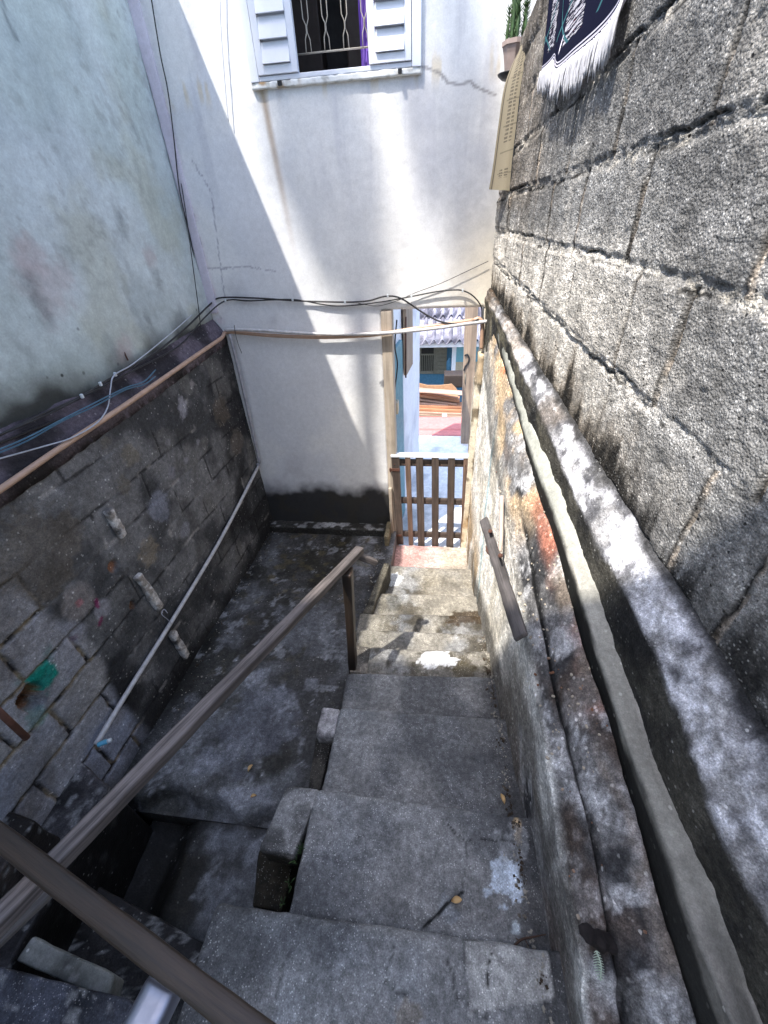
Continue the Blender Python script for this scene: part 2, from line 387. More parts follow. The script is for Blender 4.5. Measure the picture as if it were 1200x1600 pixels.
me = sheet(-1.66, -0.36, 0.66, 3.2, lambda x, y: -2.335 - 0.05 * (y - 0.7) - 0.09 * sst(0.02, -0.02, y - edgeline(x)), 0.013, floor_col, M['floor'], 'alley_floor')
put(me, 'alley_floor', kind='structure')
me = sheet(-1.43, -0.30, -1.3, 0.70, lambda x, y: -2.44 - 0.10 * sst(-1.12, -1.25, x), 0.016, lambda P: mixc(floor_col(P) * .8, lin(22, 21, 20), sst(-1.02, -1.2, P[:, 0] + .2 * (fbm(P, 6, 4, 88) - .5)) * .85), M['floor'], 'lower_floor', amp=0.006)  # left side painted very dark in place of the pit's shade
put(me, 'lower_floor', kind='structure')
me = hexmesh('pit_floor', box8(-1.75, -1.15, -1.3, 0.8, -3.1, -2.95), M['floor'], floor_col, res=0.05); put(me, 'drain_floor', kind='structure')
# concrete kerb along the foot of the end wall
def kerb_col(P): return mixc(mixc(lin(60, 59, 56), lin(40, 38, 34), fbm(P, 12, 4, 3)), lin(150, 150, 150), sst(0.52, 0.6, fbm(P, 16, 4, 5)) * sst(-2.385, -2.37, P[:, 2]))
me = hexmesh('kerb', box8(-1.60, -0.42, 3.0, 3.12, -2.6, -2.375), M['floor'], kerb_col, res=0.012, rad=0.012, amp=0.004)
put(me, 'low_kerb', None, 'low blackened concrete ledge at the foot of the white end wall', 'ledge')

# ---- patio beyond the gate
me = sheet(-0.9, 2.2, 3.12, 6.42, lambda x, y: -2.68 - 0.0 * y, 0.06, lambda P: mixc(np.tile(lin(236, 236, 236), (len(P), 1)), lin(160, 162, 165), sst(0.55, 0.7, fbm(P, 4, 5, 21)) * 0.7), M['patio'], 'patio', amp=0.004, back=(0, 0, -1.5))
put(me, 'patio_floor', kind='structure')
me = sheet(-0.9, 0.52, 5.72, 6.41, lambda x, y: -2.668 + 0 * y, 0.05, lambda P: mixc(np.tile(lin(205, 128, 122), (len(P), 1)), lin(190, 105, 98), (np.abs((P[:, 1] * 6) % 1 - 0.5) < 0.06) * 1.0), M['patio'], 'tiles', amp=0.0, back=(0, 0, -0.02))
put(me, 'red_tile_strip', kind='structure')
me = sheet(0.525, 2.2, 5.55, 6.41, lambda x, y: -2.668 + 0 * y, 0.03, lambda P: mixc(np.tile(lin(105, 88, 50), (len(P), 1)), lin(205, 195, 170), sst(0.56, 0.62, fbm(P, 22, 3, 8))), M['ledge'], 'gravel', amp=0.012, fr=30, back=(0, 0, -0.05))
put(me, 'gravel_patch', kind='structure')
me = hexmesh('yard', box8(-6, 8, 6.42, 30, -4.7, -4.2), M['floor'], floor_col, res=0.5); put(me, 'lower_yard', kind='structure')

# ================================================================== WHITE HOUSE (end wall with door and window)
XL, XR, XD0, XD1 = -1.72, 0.6, -0.412, 0.29
ZT, ZLIN = 2.1, -0.512
WX0, WX1, WZ0, WZ1 = -1.055, -0.155, 0.645, 1.85
def wall_col(P):
    x, z = P[:, 0], P[:, 2]
    c = np.tile(lin(226, 225, 223), (len(P), 1)); c = mixc(c, lin(206, 208, 214), sst(0.42, 0.62, fbm(P, 1.7, 5, 31)) * 0.5)
    c = mixc(c, lin(170, 168, 172), sst(0.55, 0.7, fbm(P, 5, 5, 32)) * sst(-0.9, -0.45, z) * sst(-0.2, -0.5, z) * sst(-0.7, -1.4, x) * 0.55)
    c = mixc(c, lin(165, 160, 165), sst(0.52, 0.68, fbm(P, 4, 5, 33)) * sst(-1.3, -2.0, z) * 0.35)
    # damp black band at the foot
    e = z - 0.03 + (fbm(P, 7, 5, 34) - 0.5) * 0.2
    c = mixc(c, lin(120, 118, 120), sst(-1.93, -2.03, e) * 0.6); c = mixc(c, lin(30, 30, 30), sst(-2.0, -2.09, e) * 0.93)
    c = mixc(c, lin(62, 58, 50), sst(-2.05, -2.1, e) * sst(0.5, 0.65, fbm(P, 9, 4, 35)) * 0.5)
    # rust run under the window corner and drip streaks
    Q = P[:, [0, 2]]
    c = mixc(c, lin(150, 125, 98), sst(0.032, 0.0, seg_dist(Q, [(-1.02, 0.63), (-1.0, 0.3), (-0.96, -0.35)])) * sst(-0.4, 0.6, z) * 0.75)
    c = mixc(c, lin(205, 180, 120), sst(0.1, 0.0, np.abs(z - 0.63)) * sst(0.62, 0.7, fbm(P, 9, 3, 36, st=(3, 1, 0.4))) * 0.4)
    st = fbm(P, 1, 4, 37, st=(14, 1, 0.9)); c = mixc(c, lin(172, 172, 182), sst(0.5, 0.66, st) * sst(-0.2, 0.65, z) * 0.35)
    # cracks
    ck = [ony(*p, D)[[0, 2]] for p in [(657, 103), (684, 112), (700, 128), (716, 133), (733, 127), (752, 140), (775, 148)]]
    wob = (fbm(P, 60, 2, 38) - 0.5) * 0.008
    c = mixc(c, lin(125, 120, 120), sst(0.009, 0.002, seg_dist(Q + wob[:, None], ck)) * 0.75)
    for pts in ([(305, 418), (345, 420), (385, 416), (430, 424)], [(300, 250), (330, 300), (345, 420), (352, 470)], [(268, 240), (290, 300), (318, 395), (330, 470)]):
        k = [ony(*p, D)[[0, 2]] for p in pts]; c = mixc(c, lin(130, 125, 140), sst(0.006, 0.001, seg_dist(Q + wob[:, None] * 2, k)) * 0.6)
    # chipped edge of the old render strip beside the corner
    k = [ony(*p, D)[[0, 2]] for p in [(235, 120), (270, 235), (300, 330), (322, 430), (345, 500)]]
    c = mixc(c, lin(196, 176, 186), sst(0.05, 0.0, seg_dist(Q, k)) * sst(0.45, 0.6, fbm(P, 14, 4, 39)) * 0.6)
    c = mixc(c, lin(120, 105, 110), sst(0.01, 0.0, seg_dist(Q + wob[:, None] * 3, k)) * sst(0.5, 0.56, fbm(P, 9, 3, 40)) * 0.7)
    c = mixc(c, lin(225, 208, 172), sst(-0.1, 0.3, x) * sst(0.2, -0.3, z) * 0.5)
    c = mixc(c, lin(90, 90, 95), blob(P, ony(600, 600, D), 0.03, 4, 40) * 0.7)
    return c
def wallpiece(x0, x1, z0, z1, res=0.0085):
    xs = np.linspace(x0, x1, max(3, int((x1 - x0) / res))); zs = np.linspace(z0, z1, max(3, int((z1 - z0) / res)))
    P = np.zeros((len(xs), len(zs), 3)); P[..., 0] = xs[:, None]; P[..., 2] = zs[None]; P[..., 1] = D
    P[..., 1] += (fbm(P, 2.2, 3, 41) - 0.5) * 0.012 + (fbm(P, 25, 3, 42) - 0.5) * 0.003
    edge = np.minimum.reduce([np.abs(P[..., 0] - XD0) + 9 * (P[..., 2] > ZLIN), np.abs(P[..., 2] - ZLIN) + 9 * ((P[..., 0] < XD0) | (P[..., 0] > XD1))])
    P[..., 1] += 0.012 * sst(0.012, 0.0, edge)
    return solid_grid(P, (0, 0.2, 0))
house = thing('white_house', (-0.4, 3.2, -2.7), 'white plastered house closing the alley, louvred window above, narrow doorway below', 'house')
parts = [wallpiece(XL, XD0, -2.8, ZLIN), wallpiece(XL, XR, ZLIN, WZ0), wallpiece(XL, WX0, WZ0, WZ1), wallpiece(WX1, XR, WZ0, WZ1),
         wallpiece(XL, XR, WZ1, ZT, 0.03), wallpiece(XD1, XR, -2.8, ZLIN, 0.02)]
V, F = merge(parts); put(mesh('wall', V, F, M['plaster'], wall_col(V)), 'wall', house)
# plaster strip in the corner beside the green wall
V, F, m = rough_hex(box8(-1.66, -1.60, D - 0.014, D + 0.01, -0.50, 2.3), res=0.02, rad=0.004, amp=0.004, fr=9)
put(mesh('render_strip', V, F, M['plaster'], np.tile(lin(205, 198, 208), (len(V), 1))), 'render_strip', house)
# side and back of the house and its roof
V, F = merge([sbox(XL, XL + 0.12, D + 0.2, 3.35, -2.8, ZT), sbox(XL, -0.46, 4.9, 5.05, -2.8, ZT)])
# window
win = put(mesh('window', *merge([sbox(WX0 - 0.012, WX0 + 0.035, D - 0.026, D + 0.06, WZ0 - 0.01, WZ1), sbox(WX1 - 0.035, WX1 + 0.012, D - 0.026, D + 0.06, WZ0 - 0.01, WZ1),
      sbox(WX0 + 0.036, WX1 - 0.036, D - 0.02, D + 0.06, WZ0 - 0.008, WZ0 + 0.012), sbox(WX0 + 0.036, WX1 - 0.036, D - 0.04, D + 0.06, WZ1 - 0.04, WZ1)]), M['whitem'], smooth=False), 'window', house)
bevel(win)
def sill_col(P): return mixc(mixc(np.tile(lin(232, 232, 228), (len(P), 1)), lin(165, 130, 85), sst(0.5, 0.6, fbm(P, 20, 3, 5)) * sst(-0.7, -0.95, P[:, 0]) * 0.9), lin(170, 168, 160), sst(0.56, 0.66, fbm(P, 35, 3, 6)) * 0.6)
put(hexmesh('sill', box8(WX0 - 0.016, WX1 + 0.013, D - 0.022, D + 0.02, WZ0 - 0.036, WZ0 - 0.009), M['plaster'], sill_col, res=0.01, rad=0.006, amp=0.004, fr=30), 'sill', win)
def shutter(x0, x1, y0):
    st = 0.036; ps = [sbox(x0, x0 + st, y0, y0 + 0.03, WZ0 + 0.014, WZ1 - 0.042), sbox(x1 - st, x1, y0, y0 + 0.03, WZ0 + 0.014, WZ1 - 0.042),
          sbox(x0 + st, x1 - st, y0, y0 + 0.03, WZ0 + 0.014, WZ0 + 0.05), sbox(x0 + st + 0.001, x1 - st - 0.001, y0 + 0.022, y0 + 0.026, WZ0 + 0.05, WZ1 - 0.05)]
    z = WZ0 + 0.052
    while z < WZ1 - 0.13:
        a, b = x0 + st, x1 - st
        # each louvre: a slanted blade, front edge down, tucked under the one above
        C = [A(a, y0 - 0.012, z), A(b, y0 - 0.012, z), A(b, y0 - 0.004, z), A(a, y0 - 0.004, z), A(a, y0 + 0.010, z + 0.084), A(b, y0 + 0.010, z + 0.084), A(b, y0 + 0.018, z + 0.084), A(a, y0 + 0.018, z + 0.084)]
        ps += [hexVF(C)]; z += 0.088
    return merge(ps)
xo0, xo1 = ony(468, 112, D)[0], ony(578, 102, D)[0]
for (a, b) in ((WX0 + 0.038, xo0), (xo1, WX1 - 0.038)):
    V, F = shutter(a, b, D - 0.03); bevel(put(mesh('shutter', V, F, M['whitem'], smooth=False), 'shutter', win), 0.0015, 1)
    V, F = merge([sbox((a + b) / 2 - 0.01, (a + b) / 2 + 0.012, D - 0.036, D - 0.022, WZ0 - 0.03, WZ0 - 0.012)]) if a < -0.9 else merge([sbox(b - 0.07, b - 0.05, D - 0.036, D - 0.022, WZ0 - 0.03, WZ0 - 0.012)])
    put(mesh('catch', V, F, M['black'], smooth=False), 'catch', win)
# grille of bent wire: twisted diamonds
gy = D + 0.075; gs = []
for i in range(4):
    cx = xo0 + 0.045 + i * 0.103
    for s in (-1, 1):
        pts = []; z = WZ0 + 0.1; k = 0
        while z < WZ1 - 0.05:
            for dz, o in ((0.0, 0.014), (0.05, 0.012), (0.075, 0.0015), (0.10, 0.0015), (0.125, 0.014), (0.2, 0.014), (0.225, 0.0015)):
                pts.append(A(cx + s * o, gy + s * 0.003, z + dz))
            z += 0.25
        gs.append(tube(pts, 0.0028, 6, 1, False))
gs.append(tube([A(xo0 - 0.03, gy, WZ0 + 0.1), A(xo1 + 0.03, gy, WZ0 + 0.1)], 0.0045, 6, 1, False))
V, F = merge(gs); put(mesh('grille', V, F, M['ironw']), 'grille', win)
# curtain and room behind
pts = []; nx = 30; zs = np.linspace(WZ0 - 0.0, WZ1, 20); P = np.zeros((nx, 20, 3)); t = np.linspace(0, 1, nx)
P[..., 0] = (xo1 - 0.06 + t * 0.25)[:, None]; P[..., 2] = zs[None]; P[..., 1] = D + 0.10 + 0.012 * np.sin(t * 60)[:, None] + 0.004 * np.sin(zs * 20)[None]
V, F = solid_grid(P, (0, 0.004, 0)); put(mesh('curtain', V, F, M['purple']), 'curtain', win)
V, F = merge([sbox(-1.5, 0.2, 3.7, 3.75, 0.42, 1.9), sbox(-1.5, 0.2, D + 0.21, 3.75, 0.36, 0.42), sbox(-1.5, -1.45, D + 0.21, 3.7, 0.42, 1.9), sbox(0.15, 0.2, D + 0.21, 3.7, 0.42, 1.9), sbox(-1.5, 0.2, D + 0.21, 3.75, 1.9, 1.94)])
put(mesh('room', V, F, M['dark_in'], smooth=False), 'room', house)
V, F = merge([sbox(-0.60, -0.42, 3.5, 3.69, 0.43, 1.7), sbox(-1.0, -0.76, 3.55, 3.69, 0.43, 1.5)])
bevel(put(mesh('wardrobe', V, F, M['brown_in'], smooth=False), 'wardrobe', house), 0.01)
# roof of the white house
V, F = merge([hexVF(box8(-1.8, 1.3, 3.02, 3.36, ZT, ZT + 0.06))]); put(mesh('roof', V, F, M['roofdark'], smooth=False), 'roof', house)
# doorway frame: greyed timber jamb, lintel edge, bottom upright behind the gate
jp = [ony(600, 486, D - 0.004), ony(615, 486, D - 0.004)]
V, F, m = rough_hex(box8(XD0 - 0.004, XD0 + 0.072, D - 0.006, D + 0.12, -2.66, ZLIN - 0.005), res=0.03, rad=0.004, amp=0.0015)
put(mesh('door_jamb', V, F, M['jambwood'], None, np.stack([m[:, 2], m[:, 0], m[:, 1]], 1)), 'door_jamb', house)

# ================================================================== LEFT: plastered building above, block wall below
XG = -1.66
def green_col(P):
    c = mixc(np.tile(lin(184, 194, 190), (len(P), 1)), lin(198, 206, 205), sst(0.4, 0.6, fbm(P, 1.3, 5, 51)))
    c = mixc(c, lin(158, 168, 168), sst(0.5, 0.68, fbm(P, 2.4, 6, 52)) * 0.5)
    c = mixc(c, lin(176, 178, 160), sst(0.52, 0.66, fbm(P, 3.2, 5, 53)) * 0.5)
    c = mixc(c, lin(96, 100, 100), sst(0.6, 0.72, fbm(P, 11, 5, 54, st=(1, 1, 0.6))) * sst(0.45, 0.6, fbm(P, 1.6, 3, 55)) * 0.25)
    c = mixc(c, lin(120, 118, 112), sst(0.6, 0.66, fbm(P, 30, 3, 60)) * sst(0.5, 0.62, fbm(P, 2.3, 3, 61)) * 0.25)
    for px, py, r, s in ((75, 445, 0.12, 56), (45, 400, 0.07, 57), (235, 400, 0.05, 58), (195, 545, 0.07, 59), (190, 555, 0.05, 62)):
        c = mixc(c, lin(186, 168, 166), blob(P, onx(px, py, XG), r, s, 14, edge=.6) * 0.45)
    for px, py, r in ((248, 440, 0.035), (232, 500, 0.03), (60, 470, 0.05), (190, 350, 0.04)):
        c = mixc(c, lin(100, 104, 104), blob(P, onx(px, py, XG), r * .8, 63, 30, edge=.7, sq=(1, 1, 0.45)) * 0.45)
    b = -0.56 + 0.035 * np.sin(P[:, 1] * 5); e = P[:, 2] - b + (fbm(P, 6, 5, 64) - 0.5) * 0.22
    c = mixc(c, lin(96, 98, 92), sst(0.14, 0.0, e) * 0.7); c = mixc(c, lin(44, 43, 40), sst(0.02, -0.05, e) * 0.85)
    k = fbm(P, 3, 3, 65); Q = P[:, [1, 2]] + ((k - 0.5) * 0.2)[:, None]
    c = mixc(c, lin(105, 112, 112), sst(0.012, 0.0, seg_dist(Q, [onx(*p, XG)[[1, 2]] for p in [(5, 0), (12, 30), (30, 60)]])) * 0.7)
    return c
gb = thing('green_building', (-3.2, 0.5, -3.0), 'tall pale mint green plastered building left of the alley', 'building')
ys = np.arange(-2.5, D + 0.001, 0.0145); zs = np.arange(-0.66, 1.36, 0.0145); P = np.zeros((len(ys), len(zs), 3)); P[..., 1] = ys[:, None]; P[..., 2] = zs[None]
P[..., 0] = XG + (fbm(P + 0, 1.6, 3, 66) - 0.5) * 0.03 + (fbm(P, 18, 4, 67) - 0.5) * 0.006
V, F = solid_grid(P[::-1], (-0.25, 0, 0)); put(mesh('wall', V, F, M['green'], green_col(V)), 'wall', gb)
ROOFZ = 1.88
V, F = merge([sbox(-5.2, XG - 0.01, -2.5, D, 1.36, ROOFZ), sbox(-5.2, -5.0, -2.5, D, -3.2, 1.35), sbox(-5.0, -1.95, -2.5, -2.3, -3.2, 1.35), sbox(-5.0, -1.95, D - 0.2, D, -3.2, 1.35)])
put(mesh('upper_wall', V, F, M['green'], green_col(V), smooth=False), 'upper_wall', gb)

def capz(y): return np.interp(y, [-2.5, 1.1, 1.9, 3.15], [-0.79, -0.755, -0.725, -0.655])
XW = -1.59
def lw_course(P):
    """courses and joints of the left wall"""
    y, z = P[:, 1], P[:, 2] + 0.02 * (P[:, 1] - 1); r = np.floor((z + 3) / 0.195); fz = (z + 3) / 0.195 - r
    fy = (y + 0.2 * (r % 2) + 0.07 * _h(r.astype(np.int64) + 50, r.astype(np.int64) * 0, r.astype(np.int64) * 0, 7)) / 0.40; cy = np.floor(fy); fy = fy - cy
    dz = np.minimum(fz, 1 - fz) * 0.195; dy = np.minimum(fy, 1 - fy) * 0.40
    cell = _h((r + 100).astype(np.int64), (cy + 100).astype(np.int64), (r * 0).astype(np.int64), 3)
    return np.minimum(dz, dy), cell
def lw_bare(P):     # where the render has fallen off and blocks show (1) against black render (0)
    y, z = P[:, 1], P[:, 2]; n = (fbm(P, 3.2, 5, 71) - 0.5)
    return sst(-0.02, 0.06, (0.99 + 0.25 * n - y)) * sst(0.0, 0.1, -0.93 - z + 0.35 * n) * 1.0
def left_col(P):
    j, cell = lw_course(P + (fbm(P, 30, 3, 72) - 0.5)[:, None] * 0.014); y, z = P[:, 1], P[:, 2]; bare = lw_bare(P)
    dark = mixc(np.tile(lin(66, 66, 67), (len(P), 1)), lin(112, 111, 111), sst(0.4, 0.62, fbm(P, 4, 6, 73)))
    dark = mixc(dark, lin(30, 29, 30), sst(0.48, 0.62, fbm(P, 2.1, 5, 74)) * 0.8)
    dark = mixc(dark, lin(104, 102, 99), sst(0.55, 0.68, fbm(P, 5, 5, 75)) * sst(1.0, 2.6, y) * 0.7)
    dark = mixc(dark, lin(22, 21, 22), sst(0.010, 0.003, j) * sst(0.42, 0.6, fbm(P, 5, 3, 76)) * 0.8)
    lt = fbm(P, 1, 4, 70, st=(1, 26, 26))
    dark = mixc(dark, lin(150, 146, 142), sst(0.012, 0.0, np.abs(j - 0.004)) * sst(0.60, 0.68, fbm(P, 8, 4, 77)) * sst(0.9, 1.3, y) * 0.75)
    blk = np.tile(lin(142, 142, 147), (len(P), 1)); blk = mixc(blk, lin(136, 132, 128), cell * 0.8); blk = mixc(blk, lin(138, 144, 160), sst(0.45, 0.65, fbm(P, 2.2, 4, 78)) * sst(-1.0, -1.6, z) * 0.8)
    blk = mixc(blk, lin(74, 68, 64), sst(0.5, 0.68, fbm(P, 4, 5, 79)) * 0.45); blk = mixc(blk, lin(70, 64, 60), sst(-1.25, -0.95, z) * 0.6)
    jn = sst(0.013, 0.004, j); blk = mixc(blk, mixc(np.tile(lin(120, 108, 90), (len(P), 1)), lin(34, 31, 30), sst(0.42, 0.56, fbm(P, 16, 4, 80))), jn)
    c = mixc(dark, blk, bare)
    def B(px, py, r, col, a=0.8, s=81, fr=16, sq=(1, 1, 1)):
        nonlocal c; c = mixc(c, lin(*col), blob(P, onx(px, py, XW), r, s, fr, sq=sq) * a)
    for q in ((285, 640, .06, (165, 163, 170)), (250, 790, .085, (140, 143, 155)), (205, 710, .06, (120, 112, 98)), (235, 862, .07, (128, 116, 98)), (290, 830, .05, (135, 135, 142)),
              (165, 690, .03, (110, 105, 95)), (195, 760, .05, (105, 98, 86)), (345, 640, .1, (95, 86, 76)), (370, 690, .1, (92, 84, 76)), (60, 870, .2, (100, 92, 82)),
              (270, 740, .04, (120, 118, 125)), (300, 600, .03, (140, 135, 135)), (262, 690, .025, (125, 122, 125)), (310, 690, .02, (140, 138, 142)), (292, 720, .02, (140, 138, 145))):
        B(*q, a=0.6)
    # faint painted flower, orange brick showing through holes, teal paint patch
    def ell(px, py, r, col, a, e=0.12, am=0.25):
        nonlocal c
        d = np.linalg.norm((P - onx(px, py, XW))[:, 1:], axis=1) / r + (fbm(P, 25, 3, 82) - 0.5) * am; c = mixc(c, lin(*col), (1 - sst(1 - e, 1 + e, d)) * a)
    ell(122, 940, .085, (160, 152, 148), 0.5, .25, .6); ell(160, 952, .05, (160, 158, 164), 0.6, .25, .5); ell(118, 992, .055, (158, 156, 162), 0.5, .25, .5)
    for (a, b) in (((150, 938), (153, 948)), ((155, 975), (158, 965))):
        c = mixc(c, lin(120, 38, 82), sst(0.013, 0.008, seg_dist(P[:, [1, 2]], [onx(*a, XW)[[1, 2]], onx(*b, XW)[[1, 2]]])) * 0.85)
    ell(123, 942, .02, (165, 105, 110), 0.7); ell(118, 997, .014, (125, 105, 120), 0.6)
    ell(178, 884, .026, (125, 86, 64), .85, .3, 1.3); ell(208, 945, .02, (110, 78, 58), .85, .3, 1.3)
    q = onx(70, 1058, XW); d = np.maximum(np.abs(P[:, 1] - q[1]) * 1.0, np.abs(P[:, 2] - q[2]) * 1.0) + (fbm(P, 18, 4, 83) - 0.5) * 0.035
    c = mixc(c, lin(14, 128, 112), sst(0.052, 0.042, d)); c = mixc(c, lin(38, 110, 102), sst(0.11, 0.05, d) * sst(0.48, 0.62, fbm(P, 20, 4, 84)) * 0.6)
    c = mixc(c, lin(60, 112, 102), blob(P, onx(60, 1118, XW), .05, 85, 20) * 0.45)
    e = z - capz(y); c = mixc(c, lin(82, 74, 84), sst(-0.03, 0.01, e) * 0.7)
    c = mixc(c, lin(26, 25, 26), sst(-2.2, -2.4, z + 0.2 * (fbm(P, 4, 3, 86) - .5)) * 0.8)
    c = mixc(c, lin(110, 108, 108), blob(P, onx(385, 600, XW), .16, 87, 9, sq=(1, 2, 0.5)) * 0.3)
    return c
lw = thing('alley_block_wall', (-1.7, 0.5, -3.0), 'blackened block wall on the left with a teal paint patch', 'wall')
ys = np.arange(-1.2, D + 0.004, 0.0088); tt = np.linspace(0, 1, 265); P = np.zeros((len(ys), len(tt), 3)); P[..., 1] = ys[:, None]
zb = -3.1; P[..., 2] = zb + (capz(ys)[:, None] - zb) * tt[None]; P[..., 0] = XW
Pf = P.reshape(-1, 3); j, cell = lw_course(Pf + (fbm(Pf, 30, 3, 72) - 0.5)[:, None] * 0.014); bare = lw_bare(Pf)
dx = (fbm(Pf, 2.5, 4, 90) - 0.5) * 0.02 + (fbm(Pf, 14, 5, 91) - 0.5) * 0.008
dx += -0.012 * sst(0.010, 0.002, j) * (0.25 + 0.75 * bare) - 0.008 * bare + 0.004 * cell * bare
def hole(px, py, r, dep):
    global dx
    d = np.linalg.norm((Pf - onx(px, py, XW))[:, 1:], axis=1) / r + (fbm(Pf, 20, 3, 92) - 0.5) * 0.6; dx = dx - dep * (1 - sst(0.8, 1.1, d))
hole(48, 1088, 0.05, 0.07); hole(178, 884, 0.03, 0.02); hole(60, 1100, 0.035, 0.05); hole(208, 945, 0.025, 0.02)
P[..., 0] += dx.reshape(P.shape[:2])
V, F = solid_grid(P[::-1], (-0.12, 0, 0)); lc_ = left_col(V)
hd = np.linalg.norm((V - onx(50, 1090, XW))[:, 1:], axis=1); lc_ = mixc(lc_, lin(120, 78, 40), sst(0.065, 0.045, hd + (fbm(V, 25, 3, 93) - .5) * .04) * sst(XW - 0.012, XW - 0.03, V[:, 0]) * 0.8)
put(mesh('wall', V, F, M['dark'], lc_), 'wall', lw)
# sloping mortar cap between the wall face and the green plaster
def gbz(y): return np.interp(y, [-2.5, 1.3, 2.1, 3.15], [-0.60, -0.59, -0.585, -0.52])
nv = 14; ys2 = np.arange(-1.6, D + 0.002, 0.014); P = np.zeros((len(ys2), nv, 3)); s = np.linspace(0, 1, nv)
P[..., 1] = ys2[:, None]; P[..., 0] = XW + 0.008 - 0.085 * s[None]; P[..., 2] = capz(ys2)[:, None] + 0.004 + (gbz(ys2) - capz(ys2))[:, None] * (s[None] ** 0.8) + (fbm(P, 22, 4, 95) - 0.5) * 0.016
V, F = solid_grid(P[::-1], (0, 0, -0.05))
put(mesh('mortar_cap', V, F, M['dark'], mixc(np.tile(lin(98, 90, 98), (len(V), 1)), lin(40, 38, 40), sst(0.45, 0.65, fbm(V, 5, 5, 96)) * 0.9)), 'mortar_cap', lw)
# broken vertical render rib, three surviving chunks
def chunk(p, q, wpx, seed):
    a = onx(*p, XW + 0.012); b = onx(*q, XW + 0.012); C = beam8(a, b, 0.05, wpx, up=(1, 0, 0))
    c = lambda P: mixc(mixc(np.tile(lin(205, 200, 195), (len(P), 1)), lin(150, 142, 134), sst(0.45, 0.62, fbm(P, 25, 4, seed))), lin(52, 48, 46), sst(0.52, 0.62, fbm(P, 14, 4, seed + 1)) * 0.8)
    V, F, m = rough_hex(fixh(C), res=0.006, rad=0.012, amp=0.010, fr=22, seed=seed); return put(mesh('render_rib', V, F, M['dark'], c(V)), 'render_rib', lw)
chunk((168, 795), (192, 838), 0.035, 3); chunk((215, 898), (250, 950), 0.035, 4); chunk((268, 988), (292, 1026), 0.035, 5)
# ================================================================== RIGHT: stair wall, channel, ledge, block wall
YN = 0.3
PL = dict(E1=(.31, .36), Ec=(.315, .43), E2=(.315, .53), E3=(.315, .54), E4=(.30, .61), E5=(.285, .625), E6=(.31, .72))
PX = dict(E1=[(752, 545), (755, 570), (767, 708), (788, 800), (811, 940), (836, 1075), (855, 1180), (876, 1337), (899, 1450), (912, 1520)],
          Ec=[(768, 545), (790, 650), (812, 772), (824, 842), (859, 1000), (880, 1112), (910, 1225), (932, 1300), (954, 1450)],
          E2=[(770, 500), (774, 529), (802, 620), (838, 765), (869, 850), (908, 1000), (958, 1150), (1000, 1300), (1041, 1450), (1090, 1600)],
          E3=[(772, 500), (785, 550), (822, 685), (882, 850), (925, 1000), (977, 1150), (1030, 1300), (1079, 1450), (1142, 1592)],
          E4=[(768, 490), (788, 540), (826, 653), (872, 750), (908, 850), (960, 1000), (1007, 1150), (1073, 1300), (1120, 1412), (1165, 1540)],
          E5=[(757, 460), (782, 500), (812, 565), (850, 650), (904, 775), (941, 850), (982, 925), (1019, 1000), (1052, 1075), (1078, 1150), (1109, 1225), (1139, 1300), (1169, 1375)],
          E6=[(765, 450), (1065, 922), (1200, 1140)])
EY = {}
for k, (xf, xn) in PL.items():
    b = (xf - xn) / (D - YN); a = xf - D * b; q = np.array([onpl(*p, a, b) for p in PX[k]]); o = np.argsort(q[:, 1]); q = q[o]
    EY[k] = (a, b, q)
def edge(k, y):
    a, b, q = EY[k]; y = np.asarray(y, float); ty, tz = q[:, 1], q[:, 2]; x = a + b * np.minimum(y, D)
    if k == 'E6': z = x * -1.285
    else:
        yy = np.linspace(-1.4, D + .1, 400); zz = np.interp(yy, ty, tz); kk = np.hanning(31); kk /= kk.sum(); zz = np.convolve(np.pad(zz, 15, 'edge'), kk, 'valid'); z = np.interp(y, yy, zz)
        z = np.where(y < ty[0], tz[0] + (y - ty[0]) * 0.08 * -1 * -1, z)
    return np.stack([x, y, z], -1)
def resample(sec, res):
    """sec: list of (n,3) section curves -> grid (n, m, 3) following the polyline with spacing res (max over stations)"""
    out = [];
    for a, b in zip(sec[:-1], sec[1:]):
        k = max(2, int(np.ceil(np.median(np.linalg.norm(b - a, axis=1)) / res))); t = np.arange(k) / k
        out.append(a[:, None] * (1 - t)[None, :, None] + b[:, None] * t[None, :, None])
    out.append(sec[-1][:, None]); return np.concatenate(out, 1)
def normals(P):
    du = np.gradient(P, axis=0); dv = np.gradient(P, axis=1); n = np.cross(du, dv); return n / (np.linalg.norm(n, axis=2, keepdims=True) + 1e-12)
def rough_loft(P, amp, fr, seed, amp2=0, fr2=60):
    n = normals(P); h = (fbm(P, fr, 5, seed) - 0.5) * 2 * amp + ((fbm(P, fr2, 3, seed + 5) - 0.5) * 2 * amp2 if amp2 else 0); return P + n * h[..., None]

